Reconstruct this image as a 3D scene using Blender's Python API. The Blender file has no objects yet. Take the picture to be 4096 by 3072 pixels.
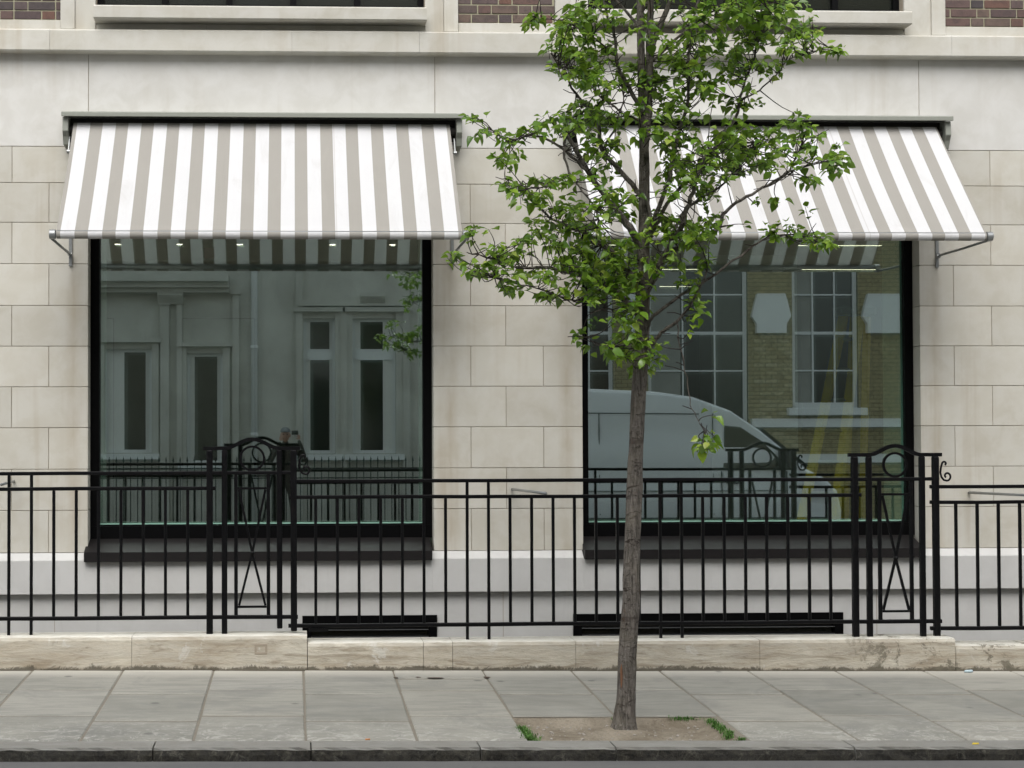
import bpy, bmesh, math, random
from mathutils import Vector, Matrix
R = math.radians
SC = bpy.context.scene
COL = SC.collection

# ------------------------------------------------------------------ camera
cd = bpy.data.cameras.new('camera'); cam = bpy.data.objects.new('camera', cd); COL.objects.link(cam)
cd.sensor_width = 36.0; cd.lens = 57.13
cd.shift_x = 0.1496; cd.shift_y = 0.01223
cd.clip_start = 0.05; cd.clip_end = 500
_r = Vector((0.99922562, -0.03927337, -0.00239931)); _u = Vector((0.00152724, -0.02222008, 0.99975194)); _w = Vector((0.03931694, 0.99898142, 0.02214289))
cam.matrix_world = Matrix(((_r.x, _u.x, -_w.x, 0), (_r.y, _u.y, -_w.y, -13.3), (_r.z, _u.z, -_w.z, 1.66), (0, 0, 0, 1)))
SC.camera = cam

# ------------------------------------------------------------------ world, sun, exposure
SUN_EL, SUN_AZ = 52, 190            # azimuth clockwise from north (+Y)
W = bpy.data.worlds.new('World'); SC.world = W; W.use_nodes = True
nt = W.node_tree; nt.nodes.clear()
sky = nt.nodes.new('ShaderNodeTexSky'); sky.sky_type = 'NISHITA'; sky.sun_disc = False
sky.sun_elevation = R(SUN_EL); sky.sun_rotation = R(SUN_AZ); sky.air_density = 1.0; sky.dust_density = 3.0; sky.ozone_density = 1.0
hs = nt.nodes.new('ShaderNodeHueSaturation'); hs.inputs['Saturation'].default_value = 0.30
bg = nt.nodes.new('ShaderNodeBackground'); bg.inputs['Strength'].default_value = 0.15
wo = nt.nodes.new('ShaderNodeOutputWorld')
nt.links.new(sky.outputs[0], hs.inputs['Color']); nt.links.new(hs.outputs[0], bg.inputs['Color']); nt.links.new(bg.outputs[0], wo.inputs[0])
sd = bpy.data.lights.new('sun', 'SUN'); sd.energy = 1.15; sd.angle = R(60); sd.color = (1.0, 0.985, 0.95)
sun = bpy.data.objects.new('sun', sd); COL.objects.link(sun)
_el, _az = R(SUN_EL), R(SUN_AZ)
_dir = Vector((math.sin(_az) * math.cos(_el), math.cos(_az) * math.cos(_el), math.sin(_el)))
sun.rotation_euler = _dir.to_track_quat('Z', 'Y').to_euler()
SC.view_settings.view_transform = 'Standard'; SC.view_settings.look = 'None'
SC.view_settings.gamma = 1; SC.view_settings.exposure = 0.78; SC.view_settings.use_curve_mapping = False

# ------------------------------------------------------------------ materials
class N:
    def __init__(s, name):
        s.m = bpy.data.materials.new(name); s.m.use_nodes = True; s.t = s.m.node_tree; s.t.nodes.clear()
        s.out = s.n('ShaderNodeOutputMaterial')
        s.geo = s.n('ShaderNodeNewGeometry'); s.pos = s.geo.outputs['Position']
    def n(s, t, **k):
        x = s.t.nodes.new(t)
        for a, b in k.items(): setattr(x, a, b)
        return x
    def l(s, a, b): s.t.links.new(a, b)
    def mapv(s, sc, src=None, loc=(0, 0, 0)):
        m = s.n('ShaderNodeMapping'); m.inputs['Scale'].default_value = sc; m.inputs['Location'].default_value = loc
        s.l(src or s.pos, m.inputs['Vector']); return m.outputs[0]
    def noise(s, scale, detail=4, rough=.55, vec=None, dist=0):
        x = s.n('ShaderNodeTexNoise'); x.inputs['Scale'].default_value = scale; x.inputs['Detail'].default_value = detail
        x.inputs['Roughness'].default_value = rough; x.inputs['Distortion'].default_value = dist
        s.l(vec or s.pos, x.inputs['Vector']); return x.outputs['Fac']
    def ramp(s, fac, stops):
        x = s.n('ShaderNodeValToRGB'); e = x.color_ramp.elements
        while len(e) < len(stops): e.new(.5)
        for i, (p, c) in enumerate(stops):
            e[i].position = p; e[i].color = (c if isinstance(c, tuple) else (c, c, c)) + (1,)
        s.l(fac, x.inputs[0]); return x.outputs[0]
    def mix(s, fac, a, b, mode='MIX'):
        x = s.n('ShaderNodeMix', data_type='RGBA', blend_type=mode)
        for v, i in ((fac, 0), (a, 6), (b, 7)):
            if isinstance(v, (int, float)): x.inputs[i].default_value = v
            elif isinstance(v, tuple): x.inputs[i].default_value = v + (1,)
            else: s.l(v, x.inputs[i])
        return x.outputs[2]
    def math(s, op, a, b=0.0, clamp=False):
        x = s.n('ShaderNodeMath', operation=op, use_clamp=clamp)
        for v, i in ((a, 0), (b, 1)):
            if isinstance(v, (int, float)): x.inputs[i].default_value = v
            else: s.l(v, x.inputs[i])
        return x.outputs[0]
    def sep(s, v=None):
        x = s.n('ShaderNodeSeparateXYZ'); s.l(v or s.pos, x.inputs[0]); return x.outputs
    def orand(s): return s.n('ShaderNodeObjectInfo').outputs['Random']
    def bump(s, h, strength=.3, dist=.01):
        x = s.n('ShaderNodeBump'); x.inputs['Strength'].default_value = strength; x.inputs['Distance'].default_value = dist
        s.l(h, x.inputs['Height']); return x.outputs[0]
    def pbsdf(s, col, rough=.8, normal=None, spec=.3, metal=0):
        p = s.n('ShaderNodeBsdfPrincipled')
        if isinstance(col, tuple): p.inputs['Base Color'].default_value = col + (1,)
        else: s.l(col, p.inputs['Base Color'])
        if isinstance(rough, (int, float)): p.inputs['Roughness'].default_value = rough
        else: s.l(rough, p.inputs['Roughness'])
        p.inputs['Specular IOR Level'].default_value = spec; p.inputs['Metallic'].default_value = metal
        if normal is not None: s.l(normal, p.inputs['Normal'])
        s.p = p; return p
    def done(s, sh=None):
        s.l((sh or s.p).outputs[0], s.out.inputs[0]); return s.m

def simple(name, col, rough=.6, metal=0, spec=.4, var=.08, scale=30, bump=0.0):
    k = N(name); f = k.noise(scale, 3)
    c = k.mix(f, tuple(x * (1 - var) for x in col), tuple(min(1, x * (1 + var)) for x in col))
    nb = k.bump(f, bump, .004) if bump else None
    k.pbsdf(c, rough, nb, spec, metal); return k.done()

def m_stone(name='portland_stone', A=(.475, .45, .385), A2=(.535, .518, .458), A3=(.565, .552, .505), streak=.55):
    k = N(name); r = k.orand()
    big = k.noise(1.3, 5, .6, dist=.6); mid = k.noise(5, 5, .6, dist=.4); fine = k.noise(90, 4, .7)
    c = k.mix(k.ramp(big, [(.36, 0), (.66, 1)]), A, A2)
    c = k.mix(k.math('MULTIPLY', k.ramp(mid, [(.42, 0), (.60, 1)]), .5), c, A3)
    # buff rain streaks running down the faces
    st = k.noise(7.0, 3, .6, k.mapv((1, .3, .05)))
    st2 = k.noise(1.1, 3, .5, k.mapv((1, 1, 1), loc=(3, 2, 7)))
    f = k.math('MULTIPLY', k.ramp(st, [(.53, 0), (.70, 1)]), k.ramp(st2, [(.42, 0), (.62, streak)]))
    c = k.mix(f, c, (.38, .325, .245))
    X_ = k.sep()[0]; acc = None
    for cx in (-1.80, 1.275, 2.235, 5.315):
        g_ = k.math('SUBTRACT', 1.0, k.math('DIVIDE', k.math('ABSOLUTE', k.math('SUBTRACT', X_, cx)), .075), True)
        acc = g_ if acc is None else k.math('MAXIMUM', acc, g_)
    m3 = k.n('ShaderNodeMapRange'); m3.inputs[1].default_value = 3.15; m3.inputs[2].default_value = 2.9; k.l(k.sep()[2], m3.inputs[0])
    dn = k.ramp(k.noise(3, 4, .6, k.mapv((2, 1, .6))), [(.35, .15), (.6, 1)])
    c = k.mix(k.math('MULTIPLY', k.math('MULTIPLY', acc, m3.outputs[0]), k.math('MULTIPLY', dn, .55)), c, (.36, .30, .215))
    sp = k.noise(38, 3, .7); c = k.mix(k.ramp(sp, [(.68, 0), (.78, .3)]), c, (.36, .33, .29))
    v = k.math('ADD', k.math('MULTIPLY', r, .12), .94)
    hsv = k.n('ShaderNodeHueSaturation'); k.l(c, hsv.inputs['Color']); k.l(v, hsv.inputs['Value'])
    h = k.math('ADD', k.math('MULTIPLY', fine, .4), mid)
    k.pbsdf(hsv.outputs[0], .85, k.bump(h, .18, .006), .2); return k.done()

def m_plinth():
    k = N('weathered_limestone'); r = k.orand(); z = k.sep()
    big = k.noise(2.2, 5, .65, k.mapv((1, 1, 3)), .5); st = k.noise(6, 5, .7, k.mapv((.5, 1, 3.2)), .8)
    c = k.mix(k.ramp(big, [(.32, 0), (.68, 1)]), (.345, .29, .215), (.57, .53, .44))
    c = k.mix(k.math('MULTIPLY', k.ramp(st, [(.35, 0), (.65, 1)]), .6), c, (.46, .44, .385))
    h = k.noise(22, 5, .7, k.mapv((.5, 1, 2)), .3)
    c = k.mix(k.ramp(h, [(.57, 0), (.72, .6)]), c, (.20, .165, .12))
    bd = k.noise(1.6, 5, .7, k.mapv((.9, 1, 9)), 1.2)
    c = k.mix(k.ramp(bd, [(.50, 0), (.66, .7)]), c, (.235, .195, .14))
    pt = k.noise(3.3, 6, .7, dist=.9); c = k.mix(k.ramp(pt, [(.58, 0), (.63, .55)]), c, (.57, .56, .52))
    # paler tone on the top-facing surface and upper arris, broken by noise
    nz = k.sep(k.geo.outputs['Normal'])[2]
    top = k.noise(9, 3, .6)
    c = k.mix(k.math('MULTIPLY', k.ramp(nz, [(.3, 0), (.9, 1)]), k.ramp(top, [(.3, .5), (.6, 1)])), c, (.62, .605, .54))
    # black lichen near the foot: height above the sloping pavement
    g = k.math('ADD', k.math('ADD', z[2], .040), k.math('MULTIPLY', z[0], .0088))
    low = k.ramp(k.math('SUBTRACT', k.math('MULTIPLY', k.math('POWER', k.noise(5, 7, .85, dist=.7), 1.6), .16), g), [(.024, 0), (.040, .8)])
    c = k.mix(low, c, (.07, .062, .045))
    mould = k.noise(5.0, 7, .78, dist=.25)
    reg = k.ramp(z[0], [(.0, 0), (1, 0)])
    # the mould patches sit on the right-hand stretch
    m0 = k.n('ShaderNodeMapRange'); m0.inputs[1].default_value = 3.8; m0.inputs[2].default_value = 4.3; k.l(z[0], m0.inputs[0])
    c = k.mix(k.math('MULTIPLY', k.ramp(mould, [(.525, 0), (.57, .85)]), m0.outputs[0]), c, (.16, .145, .11))
    hsv = k.n('ShaderNodeHueSaturation'); k.l(c, hsv.inputs['Color']); k.l(k.math('ADD', k.math('MULTIPLY', r, .16), .92), hsv.inputs['Value'])
    k.pbsdf(hsv.outputs[0], .9, k.bump(k.math('ADD', h, big), .5, .012), .15); return k.done()

def m_slab():
    k = N('york_stone_paving'); r = k.orand()
    big = k.noise(2.0, 5, .6, k.mapv((1, 1, 1)), .8); st = k.noise(5, 5, .65, k.mapv((.5, 2.6, 1)), .6); fine = k.noise(120, 4, .7)
    tone = k.ramp(r, [(0, (.215, .212, .185)), (.4, (.275, .27, .235)), (.7, (.305, .295, .255)), (1, (.335, .33, .30))])
    c = k.mix(k.math('MULTIPLY', k.ramp(big, [(.35, 0), (.65, 1)]), .6), tone, (.345, .335, .295))
    c = k.mix(k.math('MULTIPLY', k.ramp(st, [(.45, 0), (.66, 1)]), .6), c, (.19, .19, .17))
    bl2 = k.noise(1.1, 6, .7, k.mapv((1, 1, 1), loc=(5, 1, 0)), 1.2); c = k.mix(k.ramp(bl2, [(.52, 0), (.62, .5)]), c, (.20, .20, .185))
    wht = k.noise(8, 7, .8, dist=1.6)
    y = k.sep()[1]
    m0 = k.n('ShaderNodeMapRange'); m0.inputs[1].default_value = -3.2; m0.inputs[2].default_value = -3.85; k.l(y, m0.inputs[0])
    c = k.mix(k.math('MULTIPLY', k.ramp(wht, [(.50, 0), (.62, .85)]), m0.outputs[0]), c, (.46, .45, .41))
    m1 = k.n('ShaderNodeMapRange'); m1.inputs[1].default_value = -1.95; m1.inputs[2].default_value = -1.7; k.l(y, m1.inputs[0])
    c = k.mix(k.math('MULTIPLY', m1.outputs[0], k.ramp(st, [(.25, .5), (.6, 1)])), c, (.50, .48, .42))
    gum = k.n('ShaderNodeTexVoronoi', feature='F1'); gum.inputs['Scale'].default_value = 2.3; k.l(k.mapv((1, 1, .001)), gum.inputs['Vector'])
    c = k.mix(k.ramp(gum.outputs['Distance'], [(.045, .75), (.085, 0)]), c, (.12, .12, .11))
    c = k.mix(k.math('MULTIPLY', k.ramp(fine, [(.35, 0), (.7, 1)]), .22), c, (.15, .145, .13))
    k.pbsdf(c, .82, k.bump(k.math('ADD', fine, k.math('MULTIPLY', st, 2)), .25, .006), .25); return k.done()

def m_kerb():
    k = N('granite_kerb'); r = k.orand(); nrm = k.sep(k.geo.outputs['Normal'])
    f = k.noise(60, 5, .8); b = k.noise(7, 6, .75, k.mapv((.6, 1, 1)), .5)
    c = k.mix(f, (.19, .185, .165), (.30, .29, .26)); c = k.mix(k.ramp(b, [(.4, 0), (.7, .6)]), c, (.33, .33, .31))
    # much darker mottled tone on the upright face, picked by its normal
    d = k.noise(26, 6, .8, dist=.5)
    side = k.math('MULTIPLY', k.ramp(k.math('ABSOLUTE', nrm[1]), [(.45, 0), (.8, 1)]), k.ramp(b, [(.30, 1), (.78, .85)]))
    face_tone = k.mix(k.ramp(d, [(.4, 0), (.68, 1)]), (.006, .0055, .005), (.045, .041, .030))
    face_tone = k.mix(k.ramp(k.noise(11, 5, .8, dist=.8), [(.55, 0), (.68, .5)]), face_tone, (.17, .16, .13))
    c = k.mix(side, c, face_tone)
    k.pbsdf(c, .85, k.bump(k.math('ADD', f, k.math('MULTIPLY', d, 2)), .6, .012), .2); return k.done()

def m_road():
    k = N('asphalt'); f = k.noise(140, 4, .8); b = k.noise(3, 5, .6, k.mapv((.4, 2, 1)))
    c = k.mix(f, (.085, .085, .084), (.165, .165, .163)); c = k.mix(k.ramp(b, [(.4, 0), (.65, .6)]), c, (.16, .157, .148))
    k.pbsdf(c, .85, k.bump(f, .5, .006), .3); return k.done()

def m_render(name, a, b, sc=3):
    k = N(name); f = k.noise(sc, 5, .6, dist=.5); g = k.noise(60, 4, .7)
    c = k.mix(k.ramp(f, [(.35, 0), (.65, 1)]), a, b)
    s = k.noise(6, 4, .7, k.mapv((1, 1, .12))); c = k.mix(k.ramp(s, [(.6, 0), (.75, .25)]), c, tuple(x * .7 for x in a))
    k.pbsdf(c, .75, k.bump(k.math('ADD', f, k.math('MULTIPLY', g, .3)), .2, .008), .25); return k.done()

def m_brick(name, cols):
    k = N(name); r = k.orand(); f = k.noise(14, 5, .7, dist=.6); g = k.noise(120, 3, .7)
    c = k.ramp(r, cols)
    c = k.mix(k.ramp(f, [(.45, 0), (.7, .55)]), c, (.045, .04, .042)); c = k.mix(k.ramp(g, [(.6, 0), (.8, .25)]), c, (.35, .3, .26))
    k.pbsdf(c, .88, k.bump(k.math('ADD', f, g), .5, .006), .2); return k.done()

def m_fabric(off):
    k = N('striped_awning_canvas')
    tc = k.n('ShaderNodeTexCoord'); x = k.sep(tc.outputs['Object'])[0]
    ph = k.math('MODULO', k.math('ADD', x, .2068 * 4 - off), .2068)
    white = k.math('LESS_THAN', ph, .107)
    wv = k.noise(500, 2, .5, k.mapv((1, 1, .12))); bl = k.noise(3, 4, .6)
    tan = k.mix(bl, (.345, .33, .298), (.375, .36, .33)); wh = k.mix(bl, (.655, .655, .66), (.70, .70, .705))
    c = k.mix(white, tan, wh)
    zz = k.sep(tc.outputs['Object'])[2]
    sm = k.math('MULTIPLY', k.math('GREATER_THAN', x, 2.105), k.math('LESS_THAN', x, 2.113)); c = k.mix(k.math('MULTIPLY', sm, .35), c, (.40, .37, .33))
    gr = k.noise(5, 6, .7, k.mapv((1, .3, .3)), 1.0); c = k.mix(k.ramp(gr, [(.55, 0), (.78, .30)]), c, (.42, .40, .36)); c = k.mix(k.math('MULTIPLY', wv, .10), c, (.35, .32, .28))
    sy = k.noise(40, 3, .6, k.mapv((1, .05, .05))); b = k.bump(k.math('ADD', wv, k.math('MULTIPLY', sy, 2)), .35, .004)
    d = k.n('ShaderNodeBsdfDiffuse'); k.l(c, d.inputs[0]); k.l(b, d.inputs['Normal'])
    t = k.n('ShaderNodeBsdfTranslucent'); k.l(k.mix(1.0, c, k.mix(white, (.35, .30, .24), (.9, .9, .88)), 'MULTIPLY'), t.inputs[0])
    mx = k.n('ShaderNodeMixShader'); mx.inputs[0].default_value = .16
    k.l(d.outputs[0], mx.inputs[1]); k.l(t.outputs[0], mx.inputs[2]); return k.done(mx)

def m_glass(name, refl, tint, wav=0.0):
    k = N(name)
    t = k.n('ShaderNodeBsdfTransparent'); t.inputs[0].default_value = tint + (1,)
    g = k.n('ShaderNodeBsdfGlossy'); g.inputs['Roughness'].default_value = 0.0; g.inputs[0].default_value = (.87, 1.0, .95, 1)
    fr = k.n('ShaderNodeFresnel'); fr.inputs[0].default_value = 1.5
    fac = k.math('MULTIPLY', k.math('ADD', fr.outputs[0], refl, True), k.math('SUBTRACT', 1.0, k.geo.outputs['Backfacing']))
    if wav:
        w = k.noise(.9, 1, .4); b = k.bump(w, 1.0, wav); k.l(b, g.inputs['Normal'])
    mx = k.n('ShaderNodeMixShader'); k.l(fac, mx.inputs[0]); k.l(t.outputs[0], mx.inputs[1]); k.l(g.outputs[0], mx.inputs[2])
    return k.done(mx)

def m_leaf():
    k = N('pear_leaf'); g = k.geo.outputs['Random Per Island']
    r = k.math('FRACT', k.math('ADD', g, k.math('MULTIPLY', k.orand(), 7.3)))
    c = k.ramp(r, [(0, (.045, .115, .012)), (.3, (.115, .225, .020)), (.65, (.195, .335, .030)), (.92, (.31, .44, .05)), (1, (.46, .52, .10))])
    v = k.noise(60, 3, .6); c = k.mix(k.math('MULTIPLY', v, .4), c, (.10, .20, .03))
    c = k.mix(k.math('MULTIPLY', k.geo.outputs['Backfacing'], .5), c, (.13, .20, .09))
    p = k.pbsdf(c, .27, None, .6)
    t = k.n('ShaderNodeBsdfTranslucent'); k.l(k.mix(.5, c, (.28, .46, .03)), t.inputs[0])
    mx = k.n('ShaderNodeMixShader'); mx.inputs[0].default_value = .42
    k.l(p.outputs[0], mx.inputs[1]); k.l(t.outputs[0], mx.inputs[2]); return k.done(mx)

def m_bark():
    k = N('pear_bark'); z = k.sep()
    fib = k.noise(26, 6, .8, k.mapv((2.2, 2.2, .35)), .6); rg = k.noise(11, 5, .8, k.mapv((.8, .8, 1.6)), 1.2); big = k.noise(5, 4, .6)
    c = k.mix(k.ramp(fib, [(.35, 0), (.65, 1)]), (.058, .051, .043), (.31, .28, .245))
    c = k.mix(k.ramp(rg, [(.55, 0), (.62, .85)]), c, (.035, .026, .02))
    sc = k.noise(5.5, 3, .5, k.mapv((.25, .25, 2.6)), .5); c = k.mix(k.ramp(sc, [(.62, 0), (.66, .5)]), c, (.045, .03, .022))
    fl = k.noise(16, 5, .8, k.mapv((1, 1, .3))); c = k.mix(k.ramp(fl, [(.60, 0), (.68, .5)]), c, (.20, .11, .06))
    c = k.mix(k.ramp(big, [(.5, 0), (.7, .4)]), c, (.19, .17, .12))
    k.pbsdf(c, .9, k.bump(k.math('ADD', fib, rg), 1.0, .03), .2); return k.done()

def m_soil():
    k = N('bare_soil'); a = k.noise(5, 6, .7, dist=.6); b = k.noise(60, 6, .8)
    c = k.mix(k.ramp(a, [(.35, 0), (.65, 1)]), (.225, .19, .14), (.37, .325, .255)); c = k.mix(k.ramp(b, [(.5, 0), (.72, .6)]), c, (.10, .075, .05))
    k.pbsdf(c, .95, k.bump(k.math('ADD', a, b), .9, .02), .1); return k.done()

def m_iron():
    k = N('black_gloss_iron_paint'); f = k.noise(45, 4, .7); sp = k.noise(160, 3, .8)
    c = k.mix(k.ramp(sp, [(.70, 0), (.76, .55)]), (.0010, .0010, .0016), (.16, .155, .15))
    g = k.noise(7, 4, .7); c = k.mix(k.ramp(g, [(.60, 0), (.72, .4)]), c, (.012, .010, .009))
    k.pbsdf(c, k.ramp(f, [(.3, .30), (.7, .55)]), k.bump(f, .5, .004), .22); return k.done()

def emis(name, col, s):
    k = N(name); e = k.n('ShaderNodeEmission'); e.inputs[0].default_value = col + (1,); e.inputs[1].default_value = s; return k.done(e)

M = dict(
    stone=m_stone(), pale=m_stone('pale_frieze_stone', (.535, .522, .483), (.59, .58, .548), (.645, .638, .613), .3), cornice=m_stone('cornice_stone', (.46, .44, .38), (.53, .515, .46), (.57, .56, .52), .5), plinth=m_plinth(), slab=m_slab(), kerb=m_kerb(), road=m_road(),
    mortar=simple('buff_mortar', (.32, .275, .215), .95), pmortar=simple('pavement_mortar', (.195, .175, .14), .95, bump=.5, scale=50, var=.3),
    kmortar=simple('dark_kerb_joint', (.03, .028, .022), .95),
    paint=m_render('pale_grey_masonry_paint', (.505, .50, .482), (.555, .552, .535)),
    brick=m_brick('red_brick', [(0, (.085, .070, .072)), (.25, (.15, .085, .066)), (.5, (.115, .09, .088)), (.8, (.155, .112, .09)), (1, (.058, .056, .062))]),
    bmortar=simple('lime_brick_mortar', (.33, .315, .22), .95),
    black=simple('black_window_metal', (.0012, .0012, .0015), .5, spec=.10), sill=simple('dark_bronze_sill', (.010, .0085, .0085), .55, spec=.25, var=.2, scale=6),
    iron=m_iron(),
    housing=simple('sage_grey_powder_coat', (.24, .25, .215), .5), dark=simple('dark_awning_recess', (.025, .023, .02), .8),
    steel=simple('grey_steel', (.30, .31, .31), .38, metal=.6), chrome=simple('polished_steel', (.6, .62, .63), .25, metal=1),
    fabL=m_fabric(.030), fabR=m_fabric(.0028),
    glass=m_glass('shop_glass', .38, (.87, .92, .90), .00012), glass2=m_glass('inner_glass', .17, (.90, .93, .90), .00010), edge=simple('green_lit_edge', (.26, .46, .37), .3),
    leaf=m_leaf(), bark=m_bark(), soil=m_soil(), grass=simple('grass_blade', (.07, .17, .025), .6, var=.4),
    room=m_render('grey_room_wall', (.30, .30, .27), (.34, .34, .31)), door=simple('pale_door_paint', (.36, .37, .34), .5), line=simple('shadow_gap', (.02, .02, .02), .8),
    spot=emis('lamp_glow', (1, .88, .74), 7), strip=emis('strip_glow', (1, .90, .66), 2.5),
    ladder=simple('yellow_fibreglass', (.80, .55, .02), .5), alu=simple('aluminium', (.5, .5, .5), .35, metal=.8), red=simple('dark_red_plastic', (.12, .01, .01), .4),
    stucco=m_render('cream_stucco', (.47, .46, .41), (.60, .59, .535), 1.3), wpaint=simple('white_joinery_paint', (.74, .76, .75), .5), curtain=simple('net_curtain', (.80, .80, .76), .8),
    ybrick=m_brick('yellow_stock_brick', [(0, (.36, .31, .18)), (.5, (.46, .41, .24)), (1, (.54, .49, .32))]), dglass=simple('dark_window_glass', (.02, .022, .018), .08, spec=.8),
    van=simple('white_van_paint', (.72, .75, .78), .25, spec=.6, var=.02), tyre=simple('tyre_rubber', (.02, .02, .02), .85), vtrim=simple('black_van_trim', (.02, .02, .022), .5),
    vglass=simple('tinted_van_glass', (.02, .03, .025), .06, spec=.9), lampg=simple('lamp_lens', (.6, .6, .6), .15, spec=.8), rim=simple('wheel_steel', (.35, .35, .36), .4, metal=.5),
    skin=simple('skin', (.50, .30, .22), .6), coat=simple('dark_brown_coat', (.05, .042, .035), .85, var=.2), cap=simple('grey_cap', (.20, .21, .22), .85), trouser=simple('dark_trousers', (.04, .045, .06), .85), shoe=simple('brown_leather', (.06, .035, .02), .5),
    yleaf=simple('yellow_fallen_leaf', (.62, .48, .05), .7), litter=simple('pale_blue_wrapper', (.45, .56, .60), .5), butt=simple('orange_filter_paper', (.5, .2, .06), .8), pebble=simple('pale_pebble', (.36, .33, .29), .8, var=.4, scale=80),
    twig=simple('twig_bark', (.030, .023, .019), .85, var=.35, scale=40))
M['ymortar'] = simple('sooty_brick_mortar', (.13, .115, .07), .95)
M['lining'] = simple('pale_green_window_lining', (.68, .80, .72), .6)
M['mbrown'] = simple('dark_hole_rubble', (.06, .035, .025), .9, var=.6, scale=60)

# ------------------------------------------------------------------ mesh helpers
def B(bm, x0, x1, y0, y1, z0, z1):
    v = [bm.verts.new((x, y, z)) for z in (z0, z1) for y in (y0, y1) for x in (x0, x1)]
    for f in ((0, 2, 3, 1), (4, 5, 7, 6), (0, 1, 5, 4), (1, 3, 7, 5), (3, 2, 6, 7), (2, 0, 4, 6)): bm.faces.new([v[i] for i in f])
    return v
def bev(bm, w, seg=1):
    bmesh.ops.bevel(bm, geom=bm.edges[:] , offset=w, segments=seg, affect='EDGES', profile=.6)
def prism(bm, pts, axis, a, b):
    """closed outline pts extruded along axis ('x' pts are (y,z); 'y' pts are (x,z))"""
    f = (lambda p, t: (t, p[0], p[1])) if axis == 'x' else (lambda p, t: (p[0], t, p[1]))
    A = [bm.verts.new(f(p, a)) for p in pts]; C = [bm.verts.new(f(p, b)) for p in pts]; n = len(pts)
    bm.faces.new(A); bm.faces.new(C[::-1])
    for i in range(n): bm.faces.new((A[i], C[i], C[(i + 1) % n], A[(i + 1) % n]))
def tube(bm, P, rad, n=6, cap=True):
    P = [Vector(p) for p in P]; rings = []
    rad = rad if isinstance(rad, (list, tuple)) else [rad] * len(P)
    up = Vector((0, 1, 0)); last = None
    for i, p in enumerate(P):
        d = (P[min(i + 1, len(P) - 1)] - P[max(i - 1, 0)])
        d = d.normalized() if d.length > 1e-9 else Vector((0, 0, 1))
        if last is None: a = d.cross(up if abs(d.dot(up)) < .9 else Vector((1, 0, 0))).normalized()
        else: a = (last - d * last.dot(d)).normalized()
        last = a; b = d.cross(a)
        rings.append([bm.verts.new(p + (a * math.cos(2 * math.pi * j / n) + b * math.sin(2 * math.pi * j / n)) * rad[i]) for j in range(n)])
    for i in range(len(rings) - 1):
        for j in range(n): bm.faces.new((rings[i][j], rings[i][(j + 1) % n], rings[i + 1][(j + 1) % n], rings[i + 1][j]))
    if cap: bm.faces.new(rings[0][::-1]); bm.faces.new(rings[-1])
    return rings
def mesh(name, bm, mat, smooth=False):
    bmesh.ops.recalc_face_normals(bm, faces=bm.faces)
    me = bpy.data.meshes.new(name); bm.to_mesh(me); bm.free()
    for m in (mat if isinstance(mat, (list, tuple)) else [mat]): me.materials.append(m)
    if smooth: me.polygons.foreach_set('use_smooth', [True] * len(me.polygons))
    return me
def put(name, me, parent=None, loc=(0, 0, 0), rot=None):
    o = bpy.data.objects.new(name, me); COL.objects.link(o); o.location = loc
    if rot: o.rotation_euler = rot
    if parent: o.parent = parent
    return o
def obj(name, bm, mat, parent=None, smooth=False, loc=(0, 0, 0)): return put(name, mesh(name, bm, mat, smooth), parent, loc)
def boxo(name, mat, parent, x0, x1, y0, y1, z0, z1, w=0.0, label=None):
    bm = bmesh.new(); B(bm, x0, x1, y0, y1, z0, z1)
    if w: bev(bm, w)
    o = obj(name, bm, mat, parent)
    if label: o['label'] = label
    return o
def tag(o, label, cat, group=None, kind=None):
    o['label'] = label; o['category'] = cat
    if group: o['group'] = group
    if kind: o['kind'] = kind
    return o
def thing(name, label, cat, group=None, loc=(0, 0, 0)):
    return tag(put(name, None, None, loc), label, cat, group)
def struct(o): o['kind'] = 'structure'; return o
_cache = {}
def shared_box(key, mat, w):
    """box mesh with its low corner at the origin, shared by pieces of the same size"""
    k = (tuple(round(c, 4) for c in key), mat.name, w)
    if k not in _cache:
        bm = bmesh.new(); B(bm, 0, key[0], 0, key[1], 0, key[2])
        if w: bev(bm, w)
        _cache[k] = mesh('piece', bm, mat)
    return _cache[k]
def piece(name, mat, parent, x0, x1, y0, y1, z0, z1, w=.003):
    return put(name, shared_box((x1 - x0, y1 - y0, z1 - z0), mat, w), parent, (x0, y0, z0))
rnd = random.Random(7)
def ground(x, y): return -.040 - .0088 * x + .0265 * (y + 1.63)

# ------------------------------------------------------------------ SETTING: ground, road, pavement
def sheet(name, mat, x0, x1, y0, y1, nx, ny, f):
    bm = bmesh.new(); g = [[bm.verts.new((x0 + (x1 - x0) * i / nx, y0 + (y1 - y0) * j / ny, f(x0 + (x1 - x0) * i / nx, y0 + (y1 - y0) * j / ny))) for i in range(nx + 1)] for j in range(ny + 1)]
    for j in range(ny):
        for i in range(nx): bm.faces.new((g[j][i], g[j][i + 1], g[j + 1][i + 1], g[j + 1][i]))
    return obj(name, bm, mat)
KY0, KY1 = -4.175, -3.957                      # kerb front and back
roadz = lambda x, y: ground(x, KY0) - .068 + .02 * min(abs(y - KY0), 4.2, abs(y + 12.35))
struct(sheet('road', M['road'], -60, 60, -12.35, KY0 + .02, 60, 24, roadz))
pave = struct(sheet('pavement', M['pmortar'], -60, 60, KY1 - .01, -1.45, 120, 2, lambda x, y: ground(x, y) - .006))
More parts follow.
